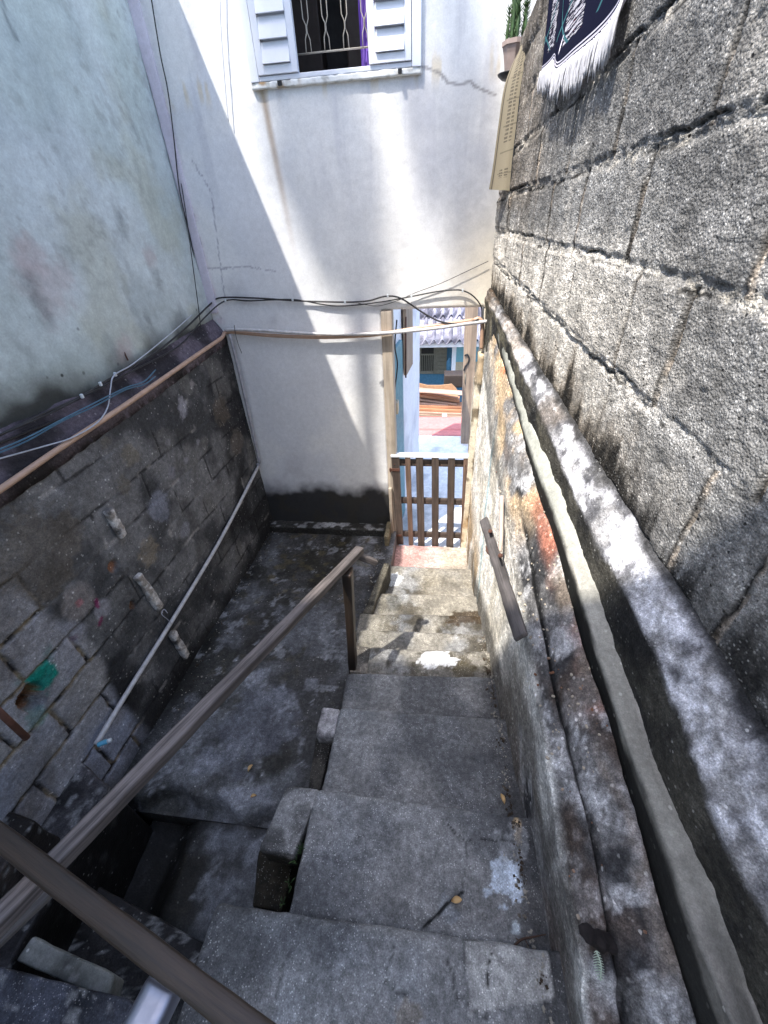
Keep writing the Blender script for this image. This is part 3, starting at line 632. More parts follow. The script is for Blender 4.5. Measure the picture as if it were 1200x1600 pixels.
# ---- stair wall (parapet): white washed face, brick and mortar top
YS0, YS1 = -1.2, D + 0.02
ys = np.arange(YS0, YS1, 0.011)
e1 = edge('E1', ys); ec = edge('Ec', ys); e2 = edge('E2', ys); e3 = edge('E3', ys); e4 = edge('E4', ys); e5 = edge('E5', ys); e6 = edge('E6', ys)
capend = sst(0.16, 0.20, ys)[:, None]              # the mortar cap is broken off nearer than this
foot = e1.copy(); foot[:, 2] = -2.9; foot[:, 0] += 0.09 * sst(1.3, 0.3, ys)
e1b = e1 + A(0, 0, -0.02) * capend - A(0, 0, 0.07) * (1 - capend)
ecb = ec + A(0, 0, -0.015) - A(0, 0, 0.05) * (1 - capend)
gr0 = e2 + np.stack([0.0 * ys, 0 * ys, 0 * ys], 1)
def par_col(P):
    x, y, z = P.T; x1 = EY['E1'][0] + EY['E1'][1] * np.minimum(y, D); face = sst(x1 + 0.02, x1 + 0.004, x)
    c = mixc(np.tile(lin(240, 237, 230), (len(P), 1)), lin(196, 188, 172), sst(0.52, 0.68, fbm(P, 5, 5, 101, st=(1, 1, 0.5))) * 0.7)
    c = mixc(c, lin(170, 172, 172), sst(1.3, 0.7, y) * 0.6)
    c = mixc(c, lin(150, 186, 196), sst(0.06, 0.0, np.abs(y - 2.2 - 0.12 * (z + 1.6))) * 0.8)
    c = mixc(c, lin(150, 120, 70), sst(0.55, 0.65, fbm(P, 6, 5, 102, st=(1, 1, 0.25))) * sst(1.6, 2.4, y) * sst(-1.8, -2.2, z) * 0.8)
    # black damp rising from the treads
    st = np.interp(y, [-1, .27, .62, 1.02, 1.3, 1.5, 1.7, 1.9, 2.17, 2.62, 3.1], [-1.63, -1.63, -1.66, -1.77, -1.885, -1.99, -2.06, -2.14, -2.21, -2.31, -2.6])
    e = z - st + (fbm(P, 5, 5, 103, st=(1, 1, 0.45)) - 0.5) * 0.32
    c = mixc(c, lin(66, 64, 60), sst(0.16, 0.02, e) * sst(2.75, 2.0, y) * 0.85 + sst(0.12, 0.03, e) * sst(1.9, 2.6, y) * 0.5)
    g = np.interp(y, ys, e1[:, 2]); q = g - z + (fbm(P, 4, 5, 116, st=(1, 1, .7)) - .5) * .5; c = mixc(c, lin(112, 106, 98), sst(0.16, 0.34, q) * sst(1.5, 1.0, y) * 0.8); c = mixc(c, lin(84, 80, 76), sst(0.62, 0.4, y) * sst(0.42, 0.58, fbm(P, 7, 5, 117, st=(1, 1, .2))) * 0.8)
    e = g - z + (fbm(P, 7, 5, 104, st=(1, 1, 0.4)) - 0.5) * 0.10
    c = mixc(c, lin(88, 86, 82), sst(0.03, 0.0, e) * 0.8 * face)
    c = mixc(c, lin(60, 60, 60), sst(0.55, 0.72, fbm(P, 9, 5, 105, st=(1, 1, 0.22))) * sst(1.6, 0.5, y) * 0.35)
    # top: grey and black crust, then sunny beige, brick orange along the groove
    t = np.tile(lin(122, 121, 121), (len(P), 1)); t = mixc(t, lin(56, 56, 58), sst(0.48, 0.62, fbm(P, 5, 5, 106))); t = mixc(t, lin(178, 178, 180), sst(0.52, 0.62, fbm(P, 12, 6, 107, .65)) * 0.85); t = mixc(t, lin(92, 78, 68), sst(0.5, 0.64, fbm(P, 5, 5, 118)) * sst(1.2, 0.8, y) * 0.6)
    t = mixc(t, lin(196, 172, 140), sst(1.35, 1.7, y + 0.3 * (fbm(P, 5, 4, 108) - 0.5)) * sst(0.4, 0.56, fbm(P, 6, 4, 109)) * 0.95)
    x2 = EY['E2'][0] + EY['E2'][1] * np.minimum(y, D); og = sst(0.045, 0.015, x2 - x + (fbm(P, 9, 4, 110) - 0.5) * 0.06)
    t = mixc(t, lin(196, 124, 98), og * sst(0.46, 0.62, fbm(P, 3.6, 5, 111)) * sst(0.45, 0.8, y) * sst(2.1, 1.6, y) * 0.5); t = mixc(t, lin(140, 126, 112), og * sst(0.42, 0.6, fbm(P, 8, 4, 115)) * 0.5)
    t = mixc(t, lin(215, 120, 80), blob(P, onpl(775, 565, .315, 0), 0.07, 112, 16) * 0.9); t = mixc(t, lin(50, 50, 52), blob(P, onpl(790, 610, .33, 0), 0.12, 113, 9) * 0.8)
    k = np.stack([np.interp(ys, ys, ec[:, 0]), ys], 1); dcr = np.abs(x - np.interp(y, ys, ec[:, 0]) + (fbm(P, 7, 3, 114) - 0.5) * 0.02)
    t = mixc(t, lin(10, 10, 11), sst(0.008, 0.003, dcr) * sst(1.7, 1.4, y) * 0.98)
    return mixc(t, c, face)
mid = 0.5 * (ecb + e2) + A(0, 0, 0.008)
sec = [foot, e1b, 0.5 * (e1b + ecb) + A(0, 0, 0.01), ecb, mid, e2, e2 + A(0.004, 0, -0.16)]
P = resample(sec, 0.012); xs_ = P[..., 0].copy()
P = rough_loft(P, 0.009, 9, 120, 0.003, 45)
dcr = np.abs(P[..., 0] - np.interp(P[..., 1], ys, ec[:, 0]) + (fbm(P, 7, 3, 114) - 0.5) * 0.02)
P[..., 2] -= 0.022 * sst(0.010, 0.003, dcr) * sst(1.7, 1.4, P[..., 1])
ri = thing('stair_wall', (0.40, 1.2, -3.0), 'low whitewashed wall right of the steps with cracked mossy orange top', 'wall')
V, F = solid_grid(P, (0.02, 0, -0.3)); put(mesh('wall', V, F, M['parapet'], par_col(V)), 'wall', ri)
# pebbles caught in the crust
ps = []
for i in range(230):
    y = 0.25 + 1.9 * rng.random() ** 0.8; k = rng.random(); a = edge('E1', y) * (1 - k) + edge('E2', y) * k; r = rng.uniform(0.0015, 0.0045) * (1.5 if rng.random() < .1 else 1)
    V, F, m = rough_hex(box8(-r, r, -r * 1.3, r * 1.3, -r * .7, r * .7), res=r, rad=r * .6, amp=r * .2, fr=90, seed=i, maxn=4); an = rng.random() * 3; R = np.array([[math.cos(an), -math.sin(an), 0], [math.sin(an), math.cos(an), 0], [0, 0, 1]])
    ps.append((V @ R.T + a + A(0, 0, 0.002), F))
V, F = merge(ps); V = np.array(V)
put(tag(put(mesh('pebbles', V, F, M['mortar'], mixc(np.tile(lin(165, 155, 140), (len(V), 1)), lin(120, 85, 65), sst(0.5, 0.6, fbm(V, 7, 2, 9)))), 'aggregate', ri), None, None, kind='stuff').data, '_tmp') if False else tag(put(mesh('pebbles', V, F, M['mortar'], mixc(np.tile(lin(165, 155, 140), (len(V), 1)), lin(120, 85, 65), sst(0.5, 0.6, fbm(V, 7, 2, 9)))), 'aggregate', ri), None, None, kind='stuff')
# crumbled render lump at the far end, by the doorway
C = box8(0.27, 0.315, D - 0.07, D + 0.06, -1.02, -0.80)
put(hexmesh('render_lump', C, M['mortar'], lambda P: mixc(np.tile(lin(206, 192, 165), (len(P), 1)), lin(160, 136, 108), fbm(P, 20, 3, 4)), res=0.01, rad=0.028, amp=0.014, fr=14), 'render_lump', ri)
C = box8(0.262, 0.31, D - 0.03, D + 0.1, -2.75, -1.0)
put(hexmesh('door_pier', C, M['mortar'], lambda P: mixc(mixc(np.tile(lin(214, 204, 184), (len(P), 1)), lin(130, 118, 100), sst(0.52, 0.62, fbm(P, 12, 5, 4))), lin(150, 110, 50), sst(-2.1, -2.4, P[:, 2]) * sst(0.4, 0.6, fbm(P, 5, 3, 5)) * .8), res=0.012, rad=0.01, amp=0.005, fr=14), 'door_pier', ri)

# ---- cement channel strip between the stair wall and the ledge
def strip_col(P):
    c = mixc(np.tile(lin(150, 148, 140), (len(P), 1)), lin(120, 118, 112), sst(0.4, 0.6, fbm(P, 5, 4, 131))); c = mixc(c, lin(172, 168, 160), sst(0.56, 0.66, fbm(P, 9, 4, 132, st=(3, .5, 1))) * 0.6)
    c = mixc(c, lin(186, 190, 180), sst(1.0, 1.6, P[:, 1]) * 0.5)
    c = mixc(c, lin(34, 34, 32), sst(-0.004, -0.016, P[:, 2] - np.interp(P[:, 1], ys, np.minimum(e3[:, 2], e4[:, 2])) + (fbm(P, 18, 4, 136) - .5) * .016)); g = P[:, 0] - np.interp(P[:, 1], ys, e3[:, 0]); c = mixc(c, lin(36, 36, 34), sst(0.004, -0.004, g + (fbm(P, 14, 3, 133) - .5) * .01)); return mixc(c, lin(70, 70, 68), sst(0.5, 0.1, P[:, 1]) * 0.35)  # shade of the groove and its side face painted in near-black
e4 = e4 + np.stack([(fbm(e4, 6, 6, 137, .7) - .5) * .022, 0 * ys, 0 * ys], 1)
# groove bottom and strip
g0 = e2 + A(0.006, 0, -0.10); g1 = e3 + A(0.0, 0, -0.09)
P = resample([g0, g1, e3, 0.5 * (e3 + e4) + A(0, 0, 0.004), e4, e4 + A(0.03, 0, 0.004)], 0.011); P = rough_loft(P, 0.004, 12, 134)
V, F = solid_grid(P, (0.0, 0, -0.35)); put(mesh('cement_channel', V, F, M['mortar'], strip_col(V)), 'cement_channel', None, 'narrow strip of smooth grey cement between the stair wall and the rough ledge', 'channel')

# ---- concrete ledge at the foot of the block wall
def ledge_col(P):
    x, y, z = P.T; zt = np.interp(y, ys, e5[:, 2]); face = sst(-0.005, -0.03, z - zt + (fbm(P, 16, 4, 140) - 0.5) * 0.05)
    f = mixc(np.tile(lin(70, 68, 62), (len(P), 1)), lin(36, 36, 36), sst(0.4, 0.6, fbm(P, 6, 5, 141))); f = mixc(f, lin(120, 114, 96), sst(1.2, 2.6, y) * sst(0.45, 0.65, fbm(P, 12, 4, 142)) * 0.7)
    t = mixc(np.tile(lin(150, 149, 150), (len(P), 1)), lin(88, 88, 92), sst(0.44, 0.6, fbm(P, 7, 6, 143))); t = mixc(t, lin(206, 206, 212), sst(0.46, 0.58, fbm(P, 11, 6, 144, .65)) * sst(0.07, 0.0, np.abs(x - np.interp(y, ys, e5[:, 0]) - 0.02) - 0.03) * 0.95)
    t = mixc(t, lin(170, 156, 140), sst(1.0, 2.2, y) * sst(0.42, 0.6, fbm(P, 4, 4, 145)) * 0.6)
    t = mixc(t, lin(30, 30, 30), sst(0.03, 0.0, np.interp(y, ys, e6[:, 0]) - x + (fbm(P, 10, 4, 146) - .5) * .05) * 0.9)
    t = mixc(t, lin(64, 50, 34), sst(2.2, 3.1, y) * sst(.45, .6, fbm(P, 8, 4, 147)) * .8)
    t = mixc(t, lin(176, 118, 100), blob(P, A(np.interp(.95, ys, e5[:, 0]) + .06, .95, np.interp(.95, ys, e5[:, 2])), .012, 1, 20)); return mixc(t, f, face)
P = resample([e4 + A(0.0, 0, -0.03), 0.5 * (e4 + e5) + A(-0.004, 0, 0), e5 + A(0, 0, -0.012), e5 + A(0.012, 0, 0.002), 0.5 * (e5 + e6) + A(0, 0, 0.006), e6, e6 + A(0.05, 0, 0)], 0.010)
P = rough_loft(P, 0.010, 10, 148, 0.004, 40); V, F = solid_grid(P, (0.05, 0, -0.9))
put(mesh('concrete_ledge', V, F, M['ledge'], ledge_col(V)), 'concrete_ledge', None, 'rough concrete ledge with white crust at the foot of the grey block wall', 'ledge')

# ---- block wall
a6, b6 = EY['E6'][0], EY['E6'][1]
TOPR = 1.99 # top edge ratio z/x
VJ = {0: [1.05, 1.42, 2.55], 1: [1.2, 1.98, 2.55, 3.75, 4.9, 6.3], 2: [1.65, 2.77, 3.93, 5.0, 6.6, 8.2], 3: [1.2, 2.25, 3.4, 4.6, 6.0, 7.6], 4: [1.7, 2.8, 4.0, 5.5, 7.1], 5: [1.3, 2.3, 3.4, 4.8, 6.5], 6: [1.7, 2.8, 4.0, 5.5, 7.1]}
HJ = [-1.285, -0.785, -0.275, 0.225, 0.725, 1.225, 1.725, 2.3]
def bw_uv(P):
    x = a6 + b6 * P[:, 1]; x = np.maximum(x, 0.2); return P[:, 1] / x, P[:, 2] / x, x
def bw_joints(P):
    w_ = fbm(P, 9, 4, 151) - 0.5; u, v, x = bw_uv(P); v = v + w_ * 0.035 + (fbm(P, 2.2, 2, 150) - 0.5) * 0.03; u = u + (fbm(P, 11, 3, 152) - 0.5) * 0.03
    hj = np.full(len(P), 9.0); up = np.zeros(len(P))
    for h in HJ[1:-1]:
        d = (v - h) * x; m = np.abs(d) < np.abs(hj); hj = np.where(m, d, hj)
    vj = np.full(len(P), 9.0); cell = np.zeros(len(P))
    for r in range(7):
        inr = (v > HJ[r]) & (v <= HJ[r + 1]) if r < 7 else v > HJ[r]
        cnt = np.zeros(len(P))
        for t in VJ[r]:
            d = (u - t) * x * x / max(1e-6, a6) ; vj = np.where(inr & (np.abs(d) < np.abs(vj)), d, vj); cnt += (u > t)
        cell = np.where(inr, _h((cnt + 10).astype(np.int64), np.full(len(P), r + 3), np.zeros(len(P), np.int64), 9), cell)
    return hj, vj, cell
def bw_col(P):
    hj, vj, cell = bw_joints(P); u, v, x = bw_uv(P); y, z = P[:, 1], P[:, 2]
    c = mixc(np.tile(lin(152, 151, 149), (len(P), 1)), lin(134, 133, 132), cell * 0.8); c = mixc(c, lin(116, 115, 114), sst(0.46, 0.64, fbm(P, 3, 6, 153)) * 0.6); c = mixc(c, lin(186, 182, 176), sst(0.54, 0.66, fbm(P, 7, 6, 154)) * 0.5)
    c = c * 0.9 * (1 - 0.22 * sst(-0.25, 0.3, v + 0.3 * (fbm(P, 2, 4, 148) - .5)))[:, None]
    # rendered smoother upper far part, warm lower far part
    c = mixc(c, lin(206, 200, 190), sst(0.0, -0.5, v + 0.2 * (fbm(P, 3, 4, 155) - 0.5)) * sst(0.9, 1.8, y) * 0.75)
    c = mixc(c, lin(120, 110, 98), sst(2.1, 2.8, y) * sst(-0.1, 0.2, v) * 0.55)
    s = fbm(P, 1, 5, 156, st=(1, 22, 2.2)); c = mixc(c, lin(84, 76, 66), sst(0.5, 0.64, s) * sst(1.9, 2.9, y) * 0.6)
    e = v + 1.285 + (s - 0.5) * 0.75 + (fbm(P, 14, 4, 157) - 0.5) * 0.25
    c = mixc(c, lin(92, 74, 46), sst(0.42, 0.05, e) * sst(0.8, 1.6, y) * 0.7); c = mixc(c, lin(22, 21, 19), sst(0.22, 0.0, e) * 0.95)
    c = mixc(c, lin(58, 57, 56), sst(0.62, 0.0, e) * sst(1.1, 0.5, y) * 0.5)
    # joints: crumbly pale mortar with a black crack on its upper side, smeared buff mortar in the perps
    n = fbm(P, 12, 4, 158); n2 = fbm(P, 40, 3, 159); wj = 0.010 + 0.024 * sst(0.4, 0.65, n)
    c = mixc(c, lin(206, 198, 184), sst(wj, wj * 0.4, np.abs(hj + 0.004)) * sst(0.44, 0.66, n2) * sst(0.38, 0.6, fbm(P, 4, 3, 149)) * 0.7)
    c = mixc(c, lin(16, 16, 16), sst(0.005, 0.002, np.abs(hj - 0.012 + (n2 - .5) * .03)) * sst(0.5, 0.62, fbm(P, 6, 4, 160)) * 0.9)
    c = mixc(c, lin(14, 14, 14), sst(0.008, 0.003, np.abs(hj + 0.014 + (n2 - .5) * .02)) * sst(0.52, 0.6, fbm(P, 7, 3, 161)) * 0.9)
    c = mixc(c, lin(176, 160, 142), sst(0.009, 0.004, np.abs(vj)) * sst(0.3, 0.45, n) * 0.6); c = mixc(c, lin(48, 45, 42), sst(0.007, 0.002, np.abs(vj - 0.009)) * 0.85); c = mixc(c, lin(20, 19, 18), sst(0.007, 0.003, np.abs(vj - 0.008)) * sst(0.5, 0.58, fbm(P, 6, 3, 162)) * 0.9)
    return c
ysw = np.concatenate([np.arange(-1.3, 0.6, 0.012), np.arange(0.6, D + 0.006, 0.0085)]); tv = np.concatenate([np.linspace(-1.35, 0.8, 250), np.linspace(0.81, TOPR, 50)])
P = np.zeros((len(ysw), len(tv), 3)); X = a6 + b6 * ysw; P[..., 0] = X[:, None]; P[..., 1] = ysw[:, None]; P[..., 2] = X[:, None] * tv[None]
Pf = P.reshape(-1, 3); hj, vj, cell = bw_joints(Pf); n2 = fbm(Pf, 40, 3, 159)
h = (fbm(Pf, 3, 4, 163) - 0.5) * 0.012 + (fbm(Pf, 26, 5, 164) - 0.5) * 0.011 + (fbm(Pf, 80, 3, 165) - 0.5) * 0.006 + (cell - 0.5) * 0.010
rg = sst(0.026, 0.01, np.abs(hj)); h += rg * (n2 - 0.55) * 0.016 - rg * 0.004
h -= 0.012 * sst(0.006, 0.002, np.abs(hj - 0.012 + (n2 - .5) * .03)) * sst(0.5, 0.62, fbm(Pf, 6, 4, 160)); h -= 0.012 * sst(0.010, 0.004, np.abs(vj - .003)) * sst(0.4, 0.5, fbm(Pf, 5, 3, 166))
P[..., 0] -= h.reshape(P.shape[:2])
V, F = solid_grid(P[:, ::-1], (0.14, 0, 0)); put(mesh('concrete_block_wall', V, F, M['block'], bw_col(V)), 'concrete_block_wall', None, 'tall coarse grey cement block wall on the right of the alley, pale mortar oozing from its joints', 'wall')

# ================================================================== STAIRS
SZ = [(-1.66, (350, 1404), (430, 1420), (880, 1486)), (-1.77, (440, 1229), (493, 1230), (840, 1278)), (-1.885, None, (530, 1103), (810, 1123)), (-1.99, None, (543, 1050), (790, 1057)),
      (-2.06, None, (577, 1010), (785, 1018)), (-2.14, None, (560, 982), (780, 991)), (-2.21, None, (562, 957), (775, 961)), (-2.31, None, (585, 925), (765, 931)), (-2.45, None, (600, 882), (762, 889)), (-2.60, None, (612, 862), (750, 863))]
def step_col_f(k, z):
    def f(P):
        x, y = P[:, 0], P[:, 1]; c = mixc(np.tile(lin(128, 128, 128), (len(P), 1)), lin(96, 97, 99), sst(0.4, 0.6, fbm(P, 3.5, 5, 170 + k))); c = mixc(c, lin(132, 134, 136), sst(0.55, 0.66, fbm(P, 6, 6, 180)) * 0.5)
        c = mixc(c, lin(148, 148, 146), sst(0.03, 0.0, P[:, 2] - z + 0.0) * 0 + sst(0.05, 0.0, np.max(y) - y) * sst(0.45, 0.6, fbm(P, 15, 4, 181)) * 0.6)
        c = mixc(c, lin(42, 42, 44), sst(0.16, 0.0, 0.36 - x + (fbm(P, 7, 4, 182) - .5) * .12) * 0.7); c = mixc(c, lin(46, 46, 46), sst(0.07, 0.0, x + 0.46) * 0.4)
        if k >= 4:
            c = mixc(c, lin(122, 118, 110), sst(0.36, 0.54, fbm(P, 5, 5, 183)) * 0.9); c = mixc(c, lin(62, 56, 44), sst(0.48, 0.62, fbm(P, 7, 6, 184, .62)) * 0.8)
            c = mixc(c, lin(120, 116, 106), sst(-0.2, -0.4, x) * 0.6)
        if k in (7, 8): c = mixc(c, lin(138, 132, 120), sst(-0.15, 0.0, x) * 0.6)
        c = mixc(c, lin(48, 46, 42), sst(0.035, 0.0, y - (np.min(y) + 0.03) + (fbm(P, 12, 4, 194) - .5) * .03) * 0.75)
        def pp(px, py, r, col, a=1.0, s=185, fr=22, sq=(1, 1, 1), e=0.12):
            nonlocal c; c = mixc(c, lin(*col), blob(P, onz(px, py, z), r, s, fr, sq=sq, edge=e) * a)
        def cr(pts, wd=0.004, a=0.95):
            nonlocal c; q = P[:, :2] + ((fbm(P, 20, 3, 186) - 0.5) * 0.03)[:, None]; c = mixc(c, lin(14, 14, 15), sst(wd, wd * 0.35, seg_dist(q, [onz(*p, z)[:2] for p in pts])) * a)
        if k == 0:
            q = onz(790, 1515, z); d = np.maximum(np.abs(x - q[0] - 0.01) / 0.112, np.abs(y - q[1] + 0.26 * (x - q[0]) * -1) / 0.066) + (fbm(P, 24, 4, 187) - 0.5) * 0.22
            c = mixc(c, lin(158, 157, 154), sst(1.04, 0.96, d) * (0.8 + 0.2 * fbm(P, 14, 3, 5))); c = mixc(c, lin(34, 34, 36), sst(1.12, 1.02, d) * sst(0.98, 1.04, d) * 0.6)
            cr([(772, 1480), (765, 1500), (762, 1530), (764, 1545)], .003); cr([(470, 1425), (450, 1490), (430, 1560)], .003, .5); cr([(608, 1455), (615, 1490), (600, 1530), (640, 1560)], .003, .7); cr([(700, 1500), (715, 1560), (760, 1590)], .004, .7)
            pp(640, 1590, .03, (120, 108, 92), .5)
        if k == 1:
            pp(790, 1375, .05, (186, 196, 208), .95, 188, 34, (1, 1, 1), .05); pp(760, 1393, .012, (186, 196, 208), .9); pp(808, 1290, .03, (178, 152, 112), .7, 189, 26, (2, .8, 1)); pp(800, 1320, .05, (140, 142, 144), .6); pp(742, 1420, .045, (128, 128, 128), .6)
            pp(805, 1450, .012, (190, 200, 205), .8); pp(700, 1420, .03, (140, 146, 152), .5); cr([(695, 1268), (700, 1290), (730, 1312), (800, 1318), (820, 1320)], .003, .8); cr([(722, 1395), (700, 1410), (685, 1428), (660, 1450)], .006, 1); cr([(722, 1395), (745, 1412), (760, 1435)], .003, .6); cr([(730, 1312), (722, 1395)], .003, .5)
        if k == 5:
            pass
        if k == 4: pp(680, 1030, .085, (205, 206, 208), 1, 191, 16, (.7, 1.9, 1), .05); pp(725, 1052, .06, (60, 52, 30), .7)
        if k == 7: pp(618, 940, .06, (60, 62, 60), .5)
        if k == 8: pp(615, 905, .07, (200, 204, 208), .9, 192, 16)
        if k == 6 or k == 7: pp(735, 965, .09, (52, 38, 18), .85, 193, 18, (.6, 1.4, 1))
        if k == 9: c = mixc(c, lin(198, 156, 150), sst(0.12, 0.06, x + 0.0 + (fbm(P, 9, 3, 9) - .5) * .1) * 0.8); c = mixc(c, lin(176, 164, 150), sst(0.02, 0.1, x) * 0.7)
        return c
    return f
stair = thing('concrete_staircase', (-0.04, 1.3, -3.0), 'worn uneven concrete steps going down to the slatted wooden gate', 'staircase')
prev = -1.3
for k, (z, l0, L, R) in enumerate(SZ):
    a = onz(*L, z); b = onz(*R, z); b = a + (b - a) * ((0.42 - a[0]) / (b[0] - a[0]))
    if k == 0: a = a + (a - b) * 0.22
    if k == 0: ya, yb = -1.3, -1.3
    else: ya, yb = pa - 0.03, pb - 0.03
    zb = -3.0
    if k == 9: ya, yb = pa - .03, pb - .03; a = A(a[0] - .05, D - 0.02, z); b = A(.42, D - .02, z)
    C = [A(a[0], ya, zb), A(b[0], yb, zb), A(b[0], b[1], zb), A(a[0], a[1], zb), A(a[0], ya, z), A(b[0], yb, z), b, a]
    V, F, m = rough_hex(fixh(C), res=0.0075 if k < 4 else 0.009, rad=0.022, amp=0.008, fr=16, seed=200 + k, maxn=190)
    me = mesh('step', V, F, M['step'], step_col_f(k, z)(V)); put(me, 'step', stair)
    pa, pb = a[1], b[1]
# edge blocks along the open side
def edgeblock(pts, z, dz, c1, seed):
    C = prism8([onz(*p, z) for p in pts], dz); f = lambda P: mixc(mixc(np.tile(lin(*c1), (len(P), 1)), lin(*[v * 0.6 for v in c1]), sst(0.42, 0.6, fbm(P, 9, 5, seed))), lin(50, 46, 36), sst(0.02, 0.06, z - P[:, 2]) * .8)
    put(hexmesh('edge_block', C, M['step'], f, res=0.008, rad=0.012, amp=0.006, fr=16, seed=seed), 'edge_block', stair)
edgeblock([(404, 1326), (458, 1336), (500, 1232), (447, 1226)], -1.775, 0.14, (138, 137, 136), 21)
edgeblock([(493, 1150), (524, 1152), (531, 1106), (503, 1104)], -1.90, 0.5, (176, 172, 172), 22)
edgeblock([(545, 1048), (573, 1052), (579, 1011), (556, 1007)], -2.055, 0.35, (130, 124, 116), 23)
edgeblock([(392, 1418), (440, 1424), (462, 1330), (404, 1326)], -1.99, 0.5, (62, 56, 44), 24)
edgeblock([(480, 1235), (500, 1235), (520, 1152), (493, 1150)], -1.97, 0.6, (74, 70, 64), 25)
C = prism8([onz(534, 1085, -2.2), onz(560, 1000, -2.2), onz(608, 890, -2.30), onz(597, 880, -2.30)], 0.5)
edgeblock([(545, 1010), (560, 1010), (610, 880), (600, 878)], -2.26, 0.5, (86, 82, 72), 26)
C = box8(-0.445, -0.405, 2.86, 3.09, -2.9, -2.33)
put(hexmesh('edge_block', C, M['step'], lambda P: mixc(np.tile(lin(150, 138, 112), (len(P), 1)), lin(80, 72, 56), fbm(P, 9, 4, 3)), res=0.012, rad=0.01, amp=0.005), 'edge_block', stair)

# ================================================================== GATE
gate = thing('wooden_gate', (-0.03, D, -2.6), 'small brown slatted wooden gate with a white top strip closing the bottom of the steps', 'gate')
GY = D + 0.01; gzt, gzb = ony(650, 713, GY)[2], ony(650, 850, GY)[2]
for (t0, t1, b0, b1) in ((207, 257, 245, 283), (292, 325, 316, 345), (358, 405, 373, 415), (458, 503, 460, 502), (560, 605, 550, 595), (657, 700, 637, 675)):
    T0, T1, B0, B1 = [ony(560 + v / 4, 680 + q / 4, GY)[0] for v, q in ((t0, 135), (t1, 135), (b0, 675), (b1, 675))]
    zz0 = gzb + rng.uniform(-.008, .008)
    C = [A(B0, GY - .024, zz0), A(B1, GY - .024, zz0), A(B1, GY - .003, zz0), A(B0, GY - .003, zz0), A(T0, GY - .024, gzt), A(T1, GY - .024, gzt), A(T1, GY - .003, gzt), A(T0, GY - .003, gzt)]
    V, F, m = rough_hex(fixh(C), res=0.02, rad=0.004, amp=0.001); put(mesh('picket', V, F, M['gatewood2' if t0 in (292, 657) else 'gatewood'], None, np.stack([m[:, 2], m[:, 0], m[:, 1]], 1) + A(rng.random() * 9, 0, 0)), 'picket', gate)
for (p0, p1) in (((719), (729)), ((779), (788)), ((832), (840))):
    z1, z0 = ony(670, p0, GY)[2], ony(670, p1, GY)[2]; V, F, m = rough_hex(box8(-0.375, 0.285, GY, GY + 0.022, z0, z1), res=0.03, rad=0.003, amp=0.001)
    put(mesh('rail', V, F, M['gatewood'], None, m), 'rail', gate)
bevel(put(mesh('top_strip', *sbox(-0.385, 0.275, GY - .03, GY + .03, gzt + 0.001, gzt + 0.02), M['white'], smooth=False), 'top_strip', gate))
bevel(put(mesh('latch_post', *sbox(0.274, 0.292, GY - .03, GY + .02, gzb - .03, gzt + .0), M['gatewood'], lc=np.zeros((8, 3)), smooth=False), 'latch_post', gate))
V, F, m = rough_hex(box8(-0.412, -0.386, GY - .05, GY - .02, -2.66, -1.95), res=.03, rad=.003, amp=.002)
put(mesh('hinge_board', V, F, M['jambwood'], None, np.stack([m[:, 2], m[:, 0], m[:, 1]], 1)), 'hinge_board', gate)

nail0 = None
for xx in (-.355, -.27, -.175, -.07, .045, .155, .245):
    for zz in (ony(650, 724, GY)[2], ony(650, 783, GY)[2], ony(650, 836, GY)[2]):
        if nail0 is None:
            V, F = tube([A(xx, GY - .028, zz), A(xx, GY - .022, zz)], .004, 8, 1, False); nail0 = put(mesh('nail', V, F, M['iron']), 'nail', gate); n0 = (xx, zz)
        else:
            o = nail0.copy(); COL.objects.link(o); o.parent = gate; o.location = (xx - n0[0], 0, zz - n0[1])
for zz in (gzt - .12, gzb + .12): put(mesh('hinge', *merge([sbox(-.40, -.31, GY - .03, GY - .0245, zz - .012, zz + .012), tube([A(-.392, GY - .034, zz - .02), A(-.392, GY - .034, zz + .02)], .006, 8, 1, False)]), M['iron'], smooth=False), 'hinge', gate)
# ================================================================== HANDRAILS
hr = thing('wooden_handrail', (-0.43, 1.35, -2.0), 'weathered grey brown wooden handrail on a leaning post, left of the steps', 'handrail')
def wbeam(name, p, q, wd, ht, mat, parent, up=(0, 0, 1), amp=0.003, rad=0.006, seed=1, **k):
    V, F, m = rough_hex(fixh(beam8(p, q, wd, ht, up)), res=0.014, rad=rad, amp=amp, fr=9, seed=seed); L = np.linalg.norm(np.array(q) - np.array(p))
    sp = np.ptp(m, axis=0); ax = int(np.argmax(sp)); oth = [i for i in range(3) if i != ax]
    return put(mesh(name, V, F, M[mat], None, np.stack([m[:, ax], m[:, oth[0]], m[:, oth[1]]], 1)), name, parent, **k)
rayfar = ray(566, 849); pn = ray(0, 1436); pn = pn * (-1.04 / pn[2])
tf = ray(538, 884); tf = tf * (1.33 / tf[1]); dirr = _n(tf - pn)
